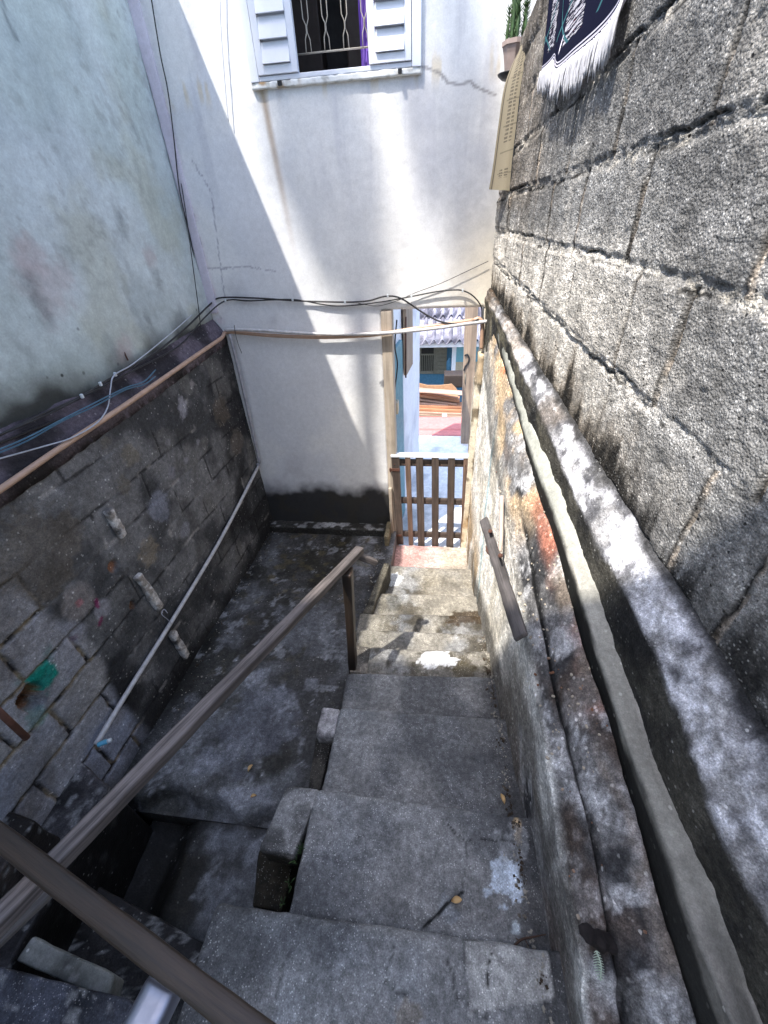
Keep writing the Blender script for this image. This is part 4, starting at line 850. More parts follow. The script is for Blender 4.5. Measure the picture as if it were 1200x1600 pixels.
# far tip: extend the line until it covers pixel (566,849)
far = None; best = 9
for s in np.linspace(1.0, 3.0, 400):
    p = pn + dirr * s; c = ROT.T @ p; u = 600 + FPX * c[0] / -c[2]
    if abs(u - 563) < best: best = abs(u - 563); far = p
wbeam('rail', pn - dirr * 0.5, far, 0.042, 0.036, 'oldwood', hr, seed=5)
pb_, pt_ = A(-0.445, 1.36, -2.25), tf + A(0.012, 0.0, -0.03)
wbeam('post', pb_, pt_, 0.042, 0.06, 'brownbeam', hr, up=(0, 1, 0), seed=6)
q = far + A(0.0, 0.0, -0.03); wbeam('brace', q + A(-.01, -.02, .01), q + A(0.07, 0.02, -0.07), 0.03, 0.03, 'oldwood', hr, seed=7)
p = onz(-60, 1262, -0.96); q = onz(470, 1668, -0.96)
wbeam('landing_beam', p - _n(q - p) * 1.0, q + _n(q - p) * 0.6, 0.036, 0.028, 'brownbeam', None, seed=8, rad=0.008,
      label='dark brown wooden beam crossing above the handrail at the near left corner', cat='beam')
# galvanised tube under the beam
p = onz(262, 1532, -1.02); q = onz(188, 1680, -1.02); dq = _n(q - p)
V, F, m = rough_hex(fixh(beam8(p, p + dq * 0.6, 0.062, 0.04)), res=0.012, rad=0.012, amp=0.0008, fr=20)
st_ = put(mesh('steel_rail', V, F, M['steel']), 'steel_rail', None, 'shiny galvanised square steel tube, blunt end under the brown beam', 'rail')
# board beneath
p = onz(88, 1375, -1.25); q = onz(-20, 1478, -1.25)
wbeam('loose_board', p, q + (q - p) * .4, 0.05, 0.02, 'rust', None, seed=10, label='thin grey board lying under the near end of the wooden handrail', cat='board')
# right hand board on the wall
bd = [onx(756, 812, .275), onx(812, 990, .285)]; hb = thing('wall_handrail', bd[0] - A(0, 0, .1), 'flat peeling grey board fixed along the whitewashed stair wall as a handrail', 'handrail')
dd = _n(bd[1] - bd[0]); wbeam('board', bd[0], bd[1] + dd * .02, 0.05, 0.02, 'rust', hb, up=(-.8, -.2, 1), seed=11)
V, F = tube([onx(762, 850, .31), onx(762, 862, .30), onx(775, 872, .285)], .008); put(mesh('bracket', V, F, M['iron']), 'bracket', hb)
for px, py in ((782, 868), (766, 830)):
    V, F = tube([onx(px, py, .32), onx(px, py, .27)], .01, 8, 1, False); put(mesh('bolt', V, F, M['iron']), 'bolt', hb)
# drain pipe stub on that wall
V, F = tube([onx(784, 775, .318), onx(783, 835, .312), onx(781, 862, .308)], .010); put(mesh('pipe_stub', V, F, M['clay2']), 'pipe_stub', None, 'short pinkish pipe running down the whitewashed stair wall behind the wall handrail', 'pipe')
# ================================================================== PIPES AND CABLES
def pipe(name, pts, r, mat, label, cat='pipe', group=None, n=8, seg=12):
    V, F = tube(pts, r, seg, n); return put(mesh(name, V, F, M[mat]), name, None, label, cat, group)
LX = -1.565; EYP = D - 0.03
pipe('water_pipe', [onx(-60, 802, LX), onx(0, 765, LX), onx(100, 696, LX), onx(200, 630, LX), onx(300, 560, LX), onx(345, 529, LX), ony(357, 519, EYP), ony(420, 524, EYP), ony(500, 527, EYP), ony(560, 525, EYP), ony(600, 521, EYP), ony(650, 513, EYP), ony(700, 506, EYP), ony(741, 500, EYP)], 0.0125, 'pvc_tan', 'tan plastic water pipe running along the left wall and across the end wall')
pipe('white_pipe', [ony(352, 516, EYP - .01), ony(370, 515, EYP - .02), ony(420, 517, EYP - .02), ony(480, 521, EYP - .02), ony(560, 522, EYP - .02), ony(620, 519, EYP - .02), ony(680, 513, EYP - .02), ony(730, 506, EYP - .02), ony(762, 502, EYP - .02)], 0.0115, 'pvc_white', 'white plastic pipe sagging across the end wall above the doorway')
pipe('corner_pipe', [ony(p_[0] + 2, p_[1], EYP - .012) for p_ in ((357, 522), (368, 565), (383, 630), (396, 690), (404, 724))], 0.013, 'pvc_grey', 'grey plastic pipe dropping down the corner between left wall and end wall')
pipe('waste_pipe', [onx(404, 728, LX), onx(345, 842, LX), onx(270, 968, LX), onx(205, 1072, LX), onx(150, 1163, LX)], 0.0125, 'pvc_white', 'long white plastic pipe sloping across the blackened left wall down to the platform')
pipe('pipe_elbow', [ony(741, 500, EYP), ony(748, 498, EYP), ony(753, 504, EYP), ony(753, 520, EYP), ony(752, 545, EYP)], 0.0135, 'pvc_tan', 'tan pipe elbow turning down beside the right end of the doorway', 'pipe')
for (px, py, X, lab) in ((404, 726, LX, 'grey pipe joint at the foot of the corner pipe'), (357, 519, LX, 'grey pipe joint at the top of the corner pipe')):
    c = onx(px, py, X); V, F, m = rough_hex(box8(*[v for k in range(3) for v in (c[k] - .018, c[k] + .018)]), res=.006, rad=.016, amp=.0015, fr=40); put(mesh('pipe_joint', V, F, M['pvc_grey']), 'pipe_joint', None, lab, 'pipe joint')
# blue capped stub at the end of the white pipe
c = onx(153, 1164, LX + .02)
cap_ = thing('blue_plug', c, 'small blue and cream plug at the foot of the sloping white pipe', 'plug')
V, F = tube([c + A(0, 0, -.0), c + A(.02, .012, 0), c + A(.035, .02, .0)], .0115, 12, 3); put(mesh('sleeve', V, F, M['cupb']), 'sleeve', cap_)
V, F = tube([c + A(.0355, .02, 0), c + A(.05, .028, 0)], .010, 12, 1, False); put(mesh('tip', V, F, M['cupw']), 'tip', cap_)
# wire twists on the pipes
def wire(pts, r, lab, mat='cable', name='wire_tie', cat='wire', g=None): V, F = tube(pts, r, 6, 5); return put(mesh(name, V, F, M[mat]), name, None, lab, cat, g)
wire([ony(366, 508, EYP - .03), ony(368, 522, EYP - .035), ony(373, 540, EYP - .035), ony(378, 552, EYP - .03)], .0022, 'dangling black wire tie on the pipes at the end wall corner')
wire([onx(262, 958, LX + .03), onx(256, 952, LX + .01), onx(253, 960, LX + .02), onx(262, 968, LX + .03), onx(268, 975, LX + .03)], .0025, 'twist of wire holding the sloping white pipe to a nail', 'pvc_grey')

CY = D - 0.02; CX = -1.60
pipe('black_cable', [onx(-20, 690, -1.62), onx(66, 647, -1.62), onx(126, 620, -1.62), onx(178, 588, -1.62), onx(225, 562, -1.62), onx(255, 542, -1.62), onx(294, 509, -1.62), ony(330, 474, CY), ony(347, 465, CY), ony(404, 466, CY), ony(465, 470, CY), ony(539, 472, CY), ony(575, 470, CY), ony(602, 463, CY), ony(626, 466, CY), ony(660, 488, CY), ony(690, 503, CY - .02), ony(726, 506, CY - .03), ony(748, 499, CY - .03)],
     .0055, 'cable', 'thick black cable looping along the top of the end wall and dipping over the doorway', 'cable', None, 6, 8)
pipe('black_cable', [onx(-20, 688, -1.615), onx(90, 640, -1.615), onx(200, 583, -1.615), onx(280, 540, -1.61), onx(319, 497, -1.61), ony(352, 470, CY), ony(391, 470, CY), ony(457, 468, CY), ony(506, 476, CY), ony(534, 478, CY), ony(561, 476, CY), ony(600, 471, CY), ony(644, 463, CY), ony(680, 456, CY), ony(710, 453, CY), ony(726, 455, CY), ony(741, 464, CY), ony(752, 480, CY), ony(753, 500, CY - .01)],
     .0045, 'cable', 'thinner black cable that arches over the doorway and drops to the pipe elbow', 'cable', None, 6, 8)
pipe('thin_wire', [ony(560, 474, CY), ony(590, 478, CY), ony(620, 470, CY), ony(650, 457, CY), ony(688, 443, CY), ony(725, 426, CY), ony(763, 408, CY)], .0022, 'cable', 'thin dark wire rising to the right above the doorway', 'cable', None, 5, 6)
pipe('thin_wire', [ony(343, -30, CY), ony(345, 40, CY), ony(350, 110, CY), ony(354, 160, CY), ony(357, 190, CY)], .0022, 'cable_w', 'thin grey wire hanging down the end wall left of the window', 'cable', None, 5, 6)
GXc = XG + 0.035
pipe('hanging_cable', [onx(205, -30, GXc), onx(235, 78, GXc), onx(255, 155, GXc), onx(272, 225, GXc), onx(290, 330, GXc), onx(302, 420, GXc), onx(310, 480, GXc), onx(314, 515, GXc)], .0028, 'cable', 'left one of two thin black cables hanging down the building corner', 'cable', 'cables down the corner', 5, 6)
pipe('hanging_cable', [ony(232, -30, CY), ony(250, 82, CY), ony(262, 140, CY), ony(271, 210, CY), ony(281, 300, CY), ony(298, 375, CY), ony(309, 440, CY), ony(319, 500, CY)], .0032, 'cable', 'right one of two thin black cables hanging down the building corner', 'cable', 'cables down the corner', 5, 6)
WCX = -1.572
pipe('white_cable', [onx(-20, 722, WCX), onx(70, 697, WCX), onx(112, 684, WCX + .02), onx(150, 662, WCX + .02), onx(168, 637, WCX), onx(173, 606, WCX), onx(179, 586, WCX - .01), onx(210, 567, -1.625), onx(266, 522, -1.63), onx(300, 492, -1.63)], .003, 'cable_w', 'slim grey white cable curling off the cap of the left wall', 'cable', None, 6, 6)
for k, o in enumerate((0, 5)):
    pipe('blue_cable', [onx(-20, 710 + o, WCX), onx(42, 684 + o, WCX), onx(98, 655 + o * .5, WCX), onx(147, 630 + o, WCX), onx(196, 606 + o * .6, WCX), onx(225, 596 + o, WCX), onx(243, 578 + o * 2, WCX)], .0032, 'cable_b', ('upper one of the two blue cables on the left wall cap', 'lower one of the two blue cables on the left wall cap')[k], 'cable', 'blue cables on the left wall cap', 5, 6)
pipe('flat_cable', [onx(-20, 700, -1.63), onx(60, 668, -1.63), onx(130, 640, -1.63), onx(200, 598, -1.63), onx(262, 562, -1.63), onx(300, 540, -1.625)], .005, 'cable', 'black cable lying in the shade above the blue cables', 'cable', None, 5, 6)
pipe('red_dowel', [onx(193, 548, XG), onx(200, 563, XG + .02)], .004, 'iron', 'short rusty red rod sticking out of the green plaster', 'rod', None, 2, 6)
pipe('rusty_rod', [onx(-30, 1085, -1.45), onx(42, 1153, -1.45)], .012, 'iron', 'rusty brown rod crossing the lower left edge of the alley', 'rod', None, 2, 8)
clips = [('x', 180, 585, 'where the white cable crosses the dark cable'), ('x', 157, 600, 'on the dark cable below the green plaster'), ('x', 128, 619, 'leftmost on the dark cable'), ('x', 118, 686, 'where the white cable meets the tan pipe'), ('y', 457, 468, 'on the cables left of the sunlit wall'), ('y', 539, 472, 'on the cables in the sunlight'), ('y', 606, 462, 'above the left door jamb'), ('y', 643, 463, 'above the middle of the doorway'), ('y', 723, 454, 'at the top of the arch over the doorway'), ('y', 352, 469, 'at the bend near the wall corner')]
for kind, px, py, lab in clips:
    c = onx(px, py, -1.60) if kind == 'x' else ony(px, py, CY - .012); V, F, m = rough_hex(box8(c[0] - .006, c[0] + .006, c[1] - .006, c[1] + .006, c[2] - .010, c[2] + .010), res=.004, rad=.003, amp=0)
    put(mesh('cable_clip', V, F, M['cupw']), 'cable_clip', None, 'tiny white cable clip ' + lab, 'clip', 'white cable clips')

# ================================================================== LEFT NEAR CORNER: platform, gap, steps, litter
def dk(c1, seed): return lambda P: mixc(mixc(np.tile(lin(*c1), (len(P), 1)), lin(*[v * .55 for v in c1]), sst(.4, .6, fbm(P, 7, 5, seed))), lin(150, 150, 150), sst(.62, .68, fbm(P, 30, 3, seed + 1)) * .5)
q = [onz(*p, -2.0) for p in ((68, 1290), (192, 1248), (152, 1168), (30, 1155))]
C = prism8([A(-1.66, q[0][1] - .6, -2.0), A(q[1][0] + .0, q[0][1] - .6, -2.0), q[1] + A(0, .0, 0), A(-1.66, q[2][1], -2.0)], 1.05)
put(hexmesh('platform', [A(-1.64, -1.2, -3.0), A(-1.34, -1.2, -3.0), A(-1.40, .62, -3.0), A(-1.64, .72, -3.0), A(-1.64, -1.2, -2.0), A(-1.34, -1.2, -2.0), A(-1.40, .62, -2.0), A(-1.64, .72, -2.0)], M['floor'], lambda P: mixc(dk((66, 64, 66), 301)(P), lin(16, 15, 14), sst(-2.015, -2.05, P[:, 2]) * 0.9), res=.013, rad=.012, amp=.006), 'concrete_platform', None, 'dark concrete platform against the left wall where the white pipe ends', 'platform')  # sides painted near-black to stand in for shade in the gap
C = [onz(*p, -1.86) for p in ((-120, 1330), (60, 1330), (84, 1258), (0, 1180))]
put(hexmesh('block', prism8([A(-1.62, -.9, -1.80), A(-1.45, -.9, -1.80), A(-1.47, .42, -1.80), A(-1.62, .44, -1.80)], .21), M['floor'], dk((54, 48, 45), 303), res=.013, rad=.012, amp=.006), 'concrete_block_step', None, 'dark brown concrete block standing on the platform at the left edge', 'block')
C = prism8([onz(*p, -1.85) for p in ((-100, 1760), (330, 1760), (200, 1560), (-60, 1495))], .2)
put(hexmesh('slab', C, M['step'], dk((68, 70, 78), 305), res=.013, rad=.012, amp=.006), 'landing_slab', None, 'bluish grey concrete slab in the bottom left corner below the beam', 'slab')
C = prism8([onz(*p, -1.98) for p in ((22, 1502), (168, 1560), (178, 1522), (50, 1462))], .1)
put(hexmesh('pale', C, M['mortar'], dk((132, 134, 130), 307), res=.01, rad=.01, amp=.005), 'pale_block', None, 'pale grey concrete block edge just behind the bottom left slab', 'block')
C = prism8([onz(*p, -2.3) for p in ((-200, 1560), (210, 1600), (330, 1480), (110, 1360))], .7)
put(hexmesh('low', C, M['floor'], dk((40, 38, 38), 309), res=.02, rad=.01, amp=.01), 'dark_footing', None, 'nearly black concrete footing between the beam and the pale block', 'footing')
def lathe(prof, c, seg=20, tilt=None):
    V = []; F = []
    for r, z in prof:
        for k in range(seg): a = 2 * math.pi * k / seg; V.append([r * math.cos(a), r * math.sin(a), z])
    for i in range(len(prof) - 1):
        for k in range(seg): a = i * seg + k; b = i * seg + (k + 1) % seg; F.append([a, b, b + seg, a + seg])
    F.append(list(range(seg))[::-1]); V = np.array(V)
    if tilt is not None: V = V @ np.array(Matrix.Rotation(tilt[0], 3, tilt[1])).T
    return V + c, F
c = onz(118, 1296, -2.25); V, F = lathe([(.02, 0), (.024, .06), (.026, .062), (.024, .062), (.019, .004)], c, tilt=(1.0, Vector((0, 1, .3))))
put(mesh('cup', V, F, M['cupw']), 'plastic_cup', None, 'white plastic cup in the dark gap left of the handrail', 'cup')
c = onz(96, 1318, -2.2); V, F = tube([c, c + A(.02, .02, .02), c + A(.012, .05, .0)], [.012, .016, .004], 8); put(mesh('shard', V, F, M['cupw']), 'plastic_scrap', None, 'crumpled pale plastic scrap below the white cup, half hidden by the beam', 'scrap')

# ================================================================== ITEMS ON THE BLOCK WALL
# jute mat
mt = thing('printed_mat', A(.30, 2.95, .1), 'narrow beige printed mat with dark edging hanging over the far end of the block wall', 'mat')
LE = [ony(*p, 2.93) for p in ((824, 35), (814, 72), (799, 104), (787, 140), (778, 200), (770, 260), (764, 296))]; RE = [ony(*p, 2.86) for p in ((842, 5), (836, 25), (826, 72), (815, 130), (808, 190), (801, 250), (797, 298))]
ls = spline(LE, 12); rs = spline(RE, 12); nn = len(ls); kx = 16; P = np.zeros((nn, kx, 3)); tt = np.linspace(0, 1, kx)
for i in range(nn): P[i] = ls[i] * (1 - tt)[:, None] + rs[i] * tt[:, None]
P[..., 1] += 0.010 * np.sin(tt * 7)[None] * np.linspace(.3, 1, nn)[:, None]
def matmat():
    b = NB('printed_jute'); L = b.attr('lc', 'Vector'); s = b.n('ShaderNodeSeparateXYZ'); b.l(L, s.inputs[0]); u, v = s.outputs[0], s.outputs[1]
    base = b.mix(b.noise(b.scl(L, 40, 200, 1), 1), (0.27, 0.235, 0.165), (0.19, 0.16, 0.11)); n = b.noise(b.scl(L, 60, 34, 1), 1.0, 2)
    rows = b.math('LESS_THAN', b.math('FRACT', b.math('MULTIPLY', v, 60)), 0.6); ink = b.math('MULTIPLY', rows, b.math('GREATER_THAN', n, 0.42))
    c1 = b.math('MULTIPLY', b.math('GREATER_THAN', u, .42), b.math('LESS_THAN', u, .6)); c2 = b.math('MULTIPLY', b.math('GREATER_THAN', u, .66), b.math('LESS_THAN', u, .80))
    rng_ = b.math('MULTIPLY', b.math('GREATER_THAN', v, .28), b.math('LESS_THAN', v, .74)); cc = b.math('MULTIPLY', b.math('ADD', c1, c2), rng_)
    low = b.math('MULTIPLY', b.math('MULTIPLY', b.math('GREATER_THAN', v, .86), b.math('LESS_THAN', v, .92)), b.math('ADD', b.math('MULTIPLY', b.math('GREATER_THAN', u, .38), b.math('LESS_THAN', u, .54)), b.math('MULTIPLY', b.math('GREATER_THAN', u, .62), b.math('LESS_THAN', u, .8))))
    bars = b.math('MULTIPLY', b.math('LESS_THAN', b.math('FRACT', b.math('MULTIPLY', v, 9)), .06), b.math('GREATER_THAN', u, .3)); line = b.math('LESS_THAN', b.math('ABSOLUTE', b.math('SUBTRACT', u, .12)), .03)
    m = b.math('MULTIPLY', ink, b.math('ADD', cc, low), clamp=True); m = b.math('MAXIMUM', b.math('MAXIMUM', m, b.math('MULTIPLY', bars, .6)), line)
    b.l(b.mix(b.math('MULTIPLY', m, .8), base, (0.05, 0.04, 0.03)), b.p.inputs['Base Color']); b.p.inputs['Roughness'].default_value = .9; b.bump(b.noise(b.scl(L, 90, 400, 1), 1), .5, .001); return b.m
V, F = solid_grid(P, (0.004, 0.006, 0)); lcv = np.zeros((len(V), 3)); gi = np.zeros((nn, kx, 3)); gi[..., 0] = tt[None]; gi[..., 1] = np.linspace(0, 1, nn)[:, None]; lcv[:nn * kx] = gi.reshape(-1, 3)
put(mesh('cloth', V, F, matmat(), None, lcv), 'cloth', mt)
V, F = tube(list(rs[::6] + A(.004, .004, 0)), .0065, 6, 3); put(mesh('dark_edging', V, F, M['black']), 'dark_edging', mt)
# fringed rug
def rugmat():
    b = NB('navy_woven_rug'); L = b.attr('lc', 'Vector'); s = b.n('ShaderNodeSeparateXYZ'); b.l(L, s.inputs[0]); u, v = s.outputs[0], s.outputs[1]
    n = b.noise(b.scl(L, 14, 60, 1), 1.0, 4, .7); c = b.mix(0.5, (0.008, 0.009, 0.026), (0.012, 0.013, 0.03))
    cols = b.math('LESS_THAN', b.math('ABSOLUTE', b.math('SUBTRACT', b.math('FRACT', b.math('MULTIPLY', u, 2.6)), .35)), .17); up = b.math('GREATER_THAN', v, .12)
    c = b.mix(b.math('MULTIPLY', b.math('MULTIPLY', cols, up), b.math('GREATER_THAN', n, .51)), c, (0.55, 0.53, 0.58))
    c = b.mix(b.math('MULTIPLY', b.math('MULTIPLY', cols, up), b.math('LESS_THAN', n, .36)), c, (0.12, 0.02, 0.03))
    for k in (.9, -1.1):
        dg = b.math('LESS_THAN', b.math('ABSOLUTE', b.math('SUBTRACT', b.math('FRACT', b.math('ADD', b.math('MULTIPLY', u, 2.6), b.math('MULTIPLY', v, k * 2.0))), .5)), .022); c = b.mix(b.math('MULTIPLY', dg, up), c, (0.05, 0.15, 0.17))
    hem = b.math('LESS_THAN', v, .05); hem2 = b.math('LESS_THAN', b.math('FRACT', b.math('MULTIPLY', v, 48)), .55); c = b.mix(b.math('MULTIPLY', hem, hem2), c, (0.6, 0.58, 0.68)); b.p.inputs['Specular IOR Level'].default_value = .05
    b.l(c, b.p.inputs['Base Color']); b.p.inputs['Roughness'].default_value = .95; b.bump(b.noise(b.scl(L, 60, 160, 1), 1), .7, .0015); return b.m
rg_ = thing('fringed_rug', A(.38, 2.0, .35), 'navy patterned rug with thick white fringe hanging over the block wall', 'rug')
def rp(px, py, o=0.035):
    q = onpl(px, py, a6 - o, b6); return q
bot = [rp(842, 114), rp(855, 103), rp(867, 96), rp(875, 110, .02), rp(900, 88), rp(928, 60), rp(954, 30), rp(977, 0)]
V_ = []; bots = spline(bot, 8); nb = len(bots); rows = 26; ztop = lambda y: (a6 + b6 * y) * TOPR + .03
P = np.zeros((nb, rows, 3)); tr = np.linspace(0, 1, rows)
for i, q in enumerate(bots):
    yt = q[1] - .02 * (i / nb) + 0.03; t = np.array([q[0] + .004, yt, ztop(yt)]); P[i] = q[None] * (1 - tr)[:, None] + t[None] * tr[:, None]
    P[i][:, 0] += 0.012 * np.sin(i / nb * 9 + 1) * (1 - tr)
V, F = solid_grid(P, (.008, .002, 0)); lcv = np.zeros((len(V), 3)); gi = np.zeros((nb, rows, 3)); gi[..., 0] = np.linspace(0, 1, nb)[:, None]; gi[..., 1] = tr[None]; lcv[:nb * rows] = gi.reshape(-1, 3)
put(mesh('cloth', V, F, rugmat(), None, lcv), 'cloth', rg_)
fr_ = []; bb = np.array([P[i][0] for i in range(nb)])
for k in range(210):
    t = rng.random() * (nb - 1); i = int(t); q = bb[i] * (1 - t + i) + bb[min(i + 1, nb - 1)] * (t - i); L = rng.uniform(.055, .085) * (1.0 if t < nb * .5 else 1.25); sw = rng.uniform(-.012, .012)
    fr_.append(tube([q + A(-.003, 0, .004), q + A(-.006 - rng.random() * .006, sw * .4, -L * .5), q + A(-.004 - rng.random() * .008, sw, -L)], [.0035, .0032, .0015], 5, 2))
V, F = merge(fr_); put(mesh('fringe', V, F, M['fringe']), 'fringe', rg_)
# cactus in a clay pot on top of the wall
pc = ony(801, 108, 3.0); cp = thing('potted_cactus', pc, 'upright green cactus in a pale clay pot on the block wall', 'plant')
V, F = lathe([(.036, -.02), (.05, .05), (.058, .075), (.062, .078), (.062, .095), (.054, .095), (.05, .08)], pc + A(0, 0, 0), 8); put(mesh('pot', V, F, M['clay'], smooth=False), 'pot', cp)
V, F = lathe([(.05, -.035), (.07, -.02), (.072, -.015), (.03, -.018)], pc); put(mesh('saucer', V, F, M['black']), 'saucer', cp)
st_ = []
for i in range(15):
    a = rng.random() * 6.28; r = rng.uniform(0, .052); h_ = rng.uniform(.13, .30) * (1 - r * 5); p = pc + A(r * math.cos(a), r * math.sin(a), .07); V, F = tube([p, p + A(0, 0, h_ * .5), p + A(rng.uniform(-.008, .008), 0, h_)], [.007, .008, .001], 7, 6)
    V = V + (fbm(V, 120, 2, i) - .5)[:, None] * .006; st_.append((V, F))
    for j in range(34):
        z = rng.uniform(.02, h_); b = rng.random() * 6.28; d = A(math.cos(b), math.sin(b), .9) * .015; c0 = p + A(0, 0, z); st_.append(tube([c0, c0 + d * 1.3], [.003, .0006], 3, 1, False))
V, F = merge(st_); put(mesh('stems', V, F, M['cactus']), 'stems', cp)
# support block under pot: top course of the wall beneath it
# ================================================================== BEYOND THE DOORWAY
def rect(px0, py0, px1, py1, y, th=.04):
    p = ony(px0, py0, y); q = ony(px1, py1, y); return box8(min(p[0], q[0]), max(p[0], q[0]), y, y + th, min(p[2], q[2]), max(p[2], q[2]))
# left side of the little patio: white wall with the teal door
wcol = lambda P: mixc(np.tile(lin(232, 232, 236), (len(P), 1)), lin(205, 205, 212), sst(.5, .65, fbm(P, 3, 4, 401)))
wx = lambda y: np.interp(y, [3.3, 5.05], [-.40, -.235])
ww_ = thing('patio_wall', A(-.4, 4.2, -2.7), 'bright white wall on the left beyond the doorway, with a teal door in it', 'wall')
C = [A(-.6, 3.3, -2.7), A(wx(3.3), 3.3, -2.7), A(wx(5.05), 5.05, -2.7), A(-.6, 5.05, -2.7), A(-.6, 3.3, .1), A(wx(3.3), 3.3, .1), A(wx(5.05), 5.05, .1), A(-.6, 5.05, .1)]
put(hexmesh('wall', C, M['plaster'], wcol, res=.04, rad=.01, amp=.003), 'wall', ww_)
def onpw(px, py, o): d = ray(px, py); b = (.165) / 1.75; a = -.40 - 3.3 * b + o; return d * a / (d[0] - b * d[1])
tq = [onpw(618, 712, .02), onpw(631, 712, .02), onpw(624, 508, .02), onpw(613, 535, .02)]
y0, y1 = onpw(616, 640, .02)[1], onpw(629, 640, .02)[1]; zt_ = -.86
C = [A(wx(y0), y0, -2.67), A(wx(y0) + .03, y0, -2.67), A(wx(y1) + .03, y1, -2.67), A(wx(y1), y1, -2.67), A(wx(y0), y0, zt_), A(wx(y0) + .03, y0, zt_), A(wx(y1) + .03, y1, zt_), A(wx(y1), y1, zt_)]
V, F, m = rough_hex(fixh(C), res=.05, rad=.003, amp=0); dr = put(mesh('door', V, F, M['teal']), 'door', ww_)
lk = onpw(620, 636, .045); V, F, m = rough_hex(box8(lk[0] - .01, lk[0] + .015, lk[1] - .045, lk[1] + .045, lk[2] - .05, lk[2] + .05), res=.02, rad=.006, amp=0); put(mesh('lock', V, F, M['beige']), 'lock', dr)
V, F = tube([onpw(620, 500, .05), onpw(617, 540, .05), onpw(621, 570, .05), onpw(617, 610, .05), onpw(618, 640, .05)], .006, 6); put(mesh('door_cord', V, F, M['cable']), 'door_cord', dr)
# brown wooden shutter leaf on that wall
b0, b1 = onpw(636, 540, .05), onpw(646, 540, .05); C = box8(b0[0] - .0, b0[0] + .03, b0[1], b1[1], ony(640, 577, b0[1])[2], -.52)
C = [A(wx(b0[1]) + .015, b0[1], -1.42), A(wx(b0[1]) + .045, b0[1], -1.42), A(wx(b1[1]) + .045, b1[1], -1.42), A(wx(b1[1]) + .015, b1[1], -1.42), A(wx(b0[1]) + .015, b0[1], -.55), A(wx(b0[1]) + .045, b0[1], -.55), A(wx(b1[1]) + .045, b1[1], -.55), A(wx(b1[1]) + .015, b1[1], -.55)]
zb1 = onpw(640, 577, .04)[2]
for i in range(4): C[i] = A(C[i][0], C[i][1], zb1)
V, F, m = rough_hex(fixh(C), res=.03, rad=.004, amp=.002); put(mesh('board', V, F, M['postwood'], None, m[:, [2, 1, 0]]), 'shutter_board', ww_)
V, F = tube([onpw(634, 495, .05), onpw(634, 590, .05)], .008, 6, 1, False); put(mesh('rod', V, F, M['iron']), 'rod', ww_)
# timber post
pb0, pt0 = onz(728, 690, -2.68), None; yq = pb0[1]; pst = thing('timber_post', pb0, 'square timber post with a hooked black mark standing beyond the gate', 'post')
xb = pb0[0]; xt = ony(736, 480, yq)[0]; hw = .075
C = [A(xb - hw, yq - hw, -2.68), A(xb + hw, yq - hw, -2.68), A(xb + hw, yq + hw, -2.68), A(xb - hw, yq + hw, -2.68), A(xt - hw, yq - hw, .3), A(xt + hw, yq - hw, .3), A(xt + hw, yq + hw, .3), A(xt - hw, yq + hw, .3)]
for i in range(4, 8): C[i][0] += (xt - xb) * .5
V, F, m = rough_hex(fixh(C), res=.04, rad=.006, amp=.003); put(mesh('post', V, F, M['postwood'], None, m[:, [2, 0, 1]]), 'timber', pst)
yk = yq - hw - .006; V, F = tube([ony(*p, yk) for p in ((726, 556), (730, 554), (733, 560), (731, 568), (727, 573), (725, 579))], .011, 6, 4); put(mesh('hook', V, F, M['black']), 'painted_hook_mark', pst)
V, F = tube([ony(*p, yk) for p in ((727, 585), (727, 600))], .007, 6, 1, False); put(mesh('line', V, F, M['shut']), 'painted_line_mark', pst)
# corrugated roof
rf = thing('blue_house', A(.3, 9.3, -4.4), 'blue house beyond the patio with corrugated grey roof and barred window', 'house')
def corr(y0, y1, z0, z1, x0, x1, seed):
    xs = np.arange(x0, x1, .012); yy = np.linspace(y0, y1, 30); P = np.zeros((len(xs), 30, 3)); P[..., 0] = xs[:, None]; P[..., 1] = yy[None]; P[..., 2] = (z0 + (z1 - z0) * (yy - y0) / (y1 - y0))[None] + .045 * np.sin(xs / .165 * 2 * math.pi)[:, None]
    return solid_grid(P, (0, 0, -.012))
yE = 8.5; zE = ony(700, 534, yE)[2]
V, F = merge([corr(yE, yE + .68, zE, zE + .36, -1.6, 3.0, 1), corr(yE + .56, yE + 2.3, zE + .345, zE + 1.25, -1.6, 3.0, 2)])
put(mesh('roof', V, F, M['asb'], mixc(np.tile(lin(150, 148, 160), (len(V), 1)), lin(100, 98, 108), sst(.45, .62, fbm(V, 3, 4, 5)))), 'roof', rf)
put(mesh('fascia', *hexVF(rect(600, 537, 790, 541, yE + .06, .05)), M['white'], smooth=False), 'fascia', rf)
yb = 9.3; put(mesh('wall', *hexVF(box8(-1.8, 3.2, yb + .04, yb + .3, -4.5, zE + .1)), M['blue'], smooth=False), 'wall', rf)
wn = put(mesh('window', *merge([hexVF(rect(655, 538, 658, 584, yb)), hexVF(rect(678, 538, 681, 584, yb)), hexVF(rect(658.2, 580, 677.8, 584, yb)), hexVF(rect(658.2, 553, 677.8, 555, yb, .03))]), M['shut'], smooth=False), 'window', rf)
put(mesh('pane', *hexVF(rect(658, 540, 678, 580, yb + .025, .01)), M['dark_in'], smooth=False), 'pane', wn)
V, F = merge([hexVF(rect(659.5 + i * 3, 555, 660.3 + i * 3, 580, yb + .005, .015)) for i in range(6)]); put(mesh('bars', V, F, M['shut'], smooth=False), 'bars', wn)
V, F = merge([hexVF(rect(681.5, 540, 697, 584, yb - .02, .04))] + [hexVF(rect(682.5, 541.5 + i * 6, 696, 546 + i * 6, yb - .035, .02)) for i in range(7)]); put(mesh('shutter', V, F, M['shut'], smooth=False), 'shutter', wn)
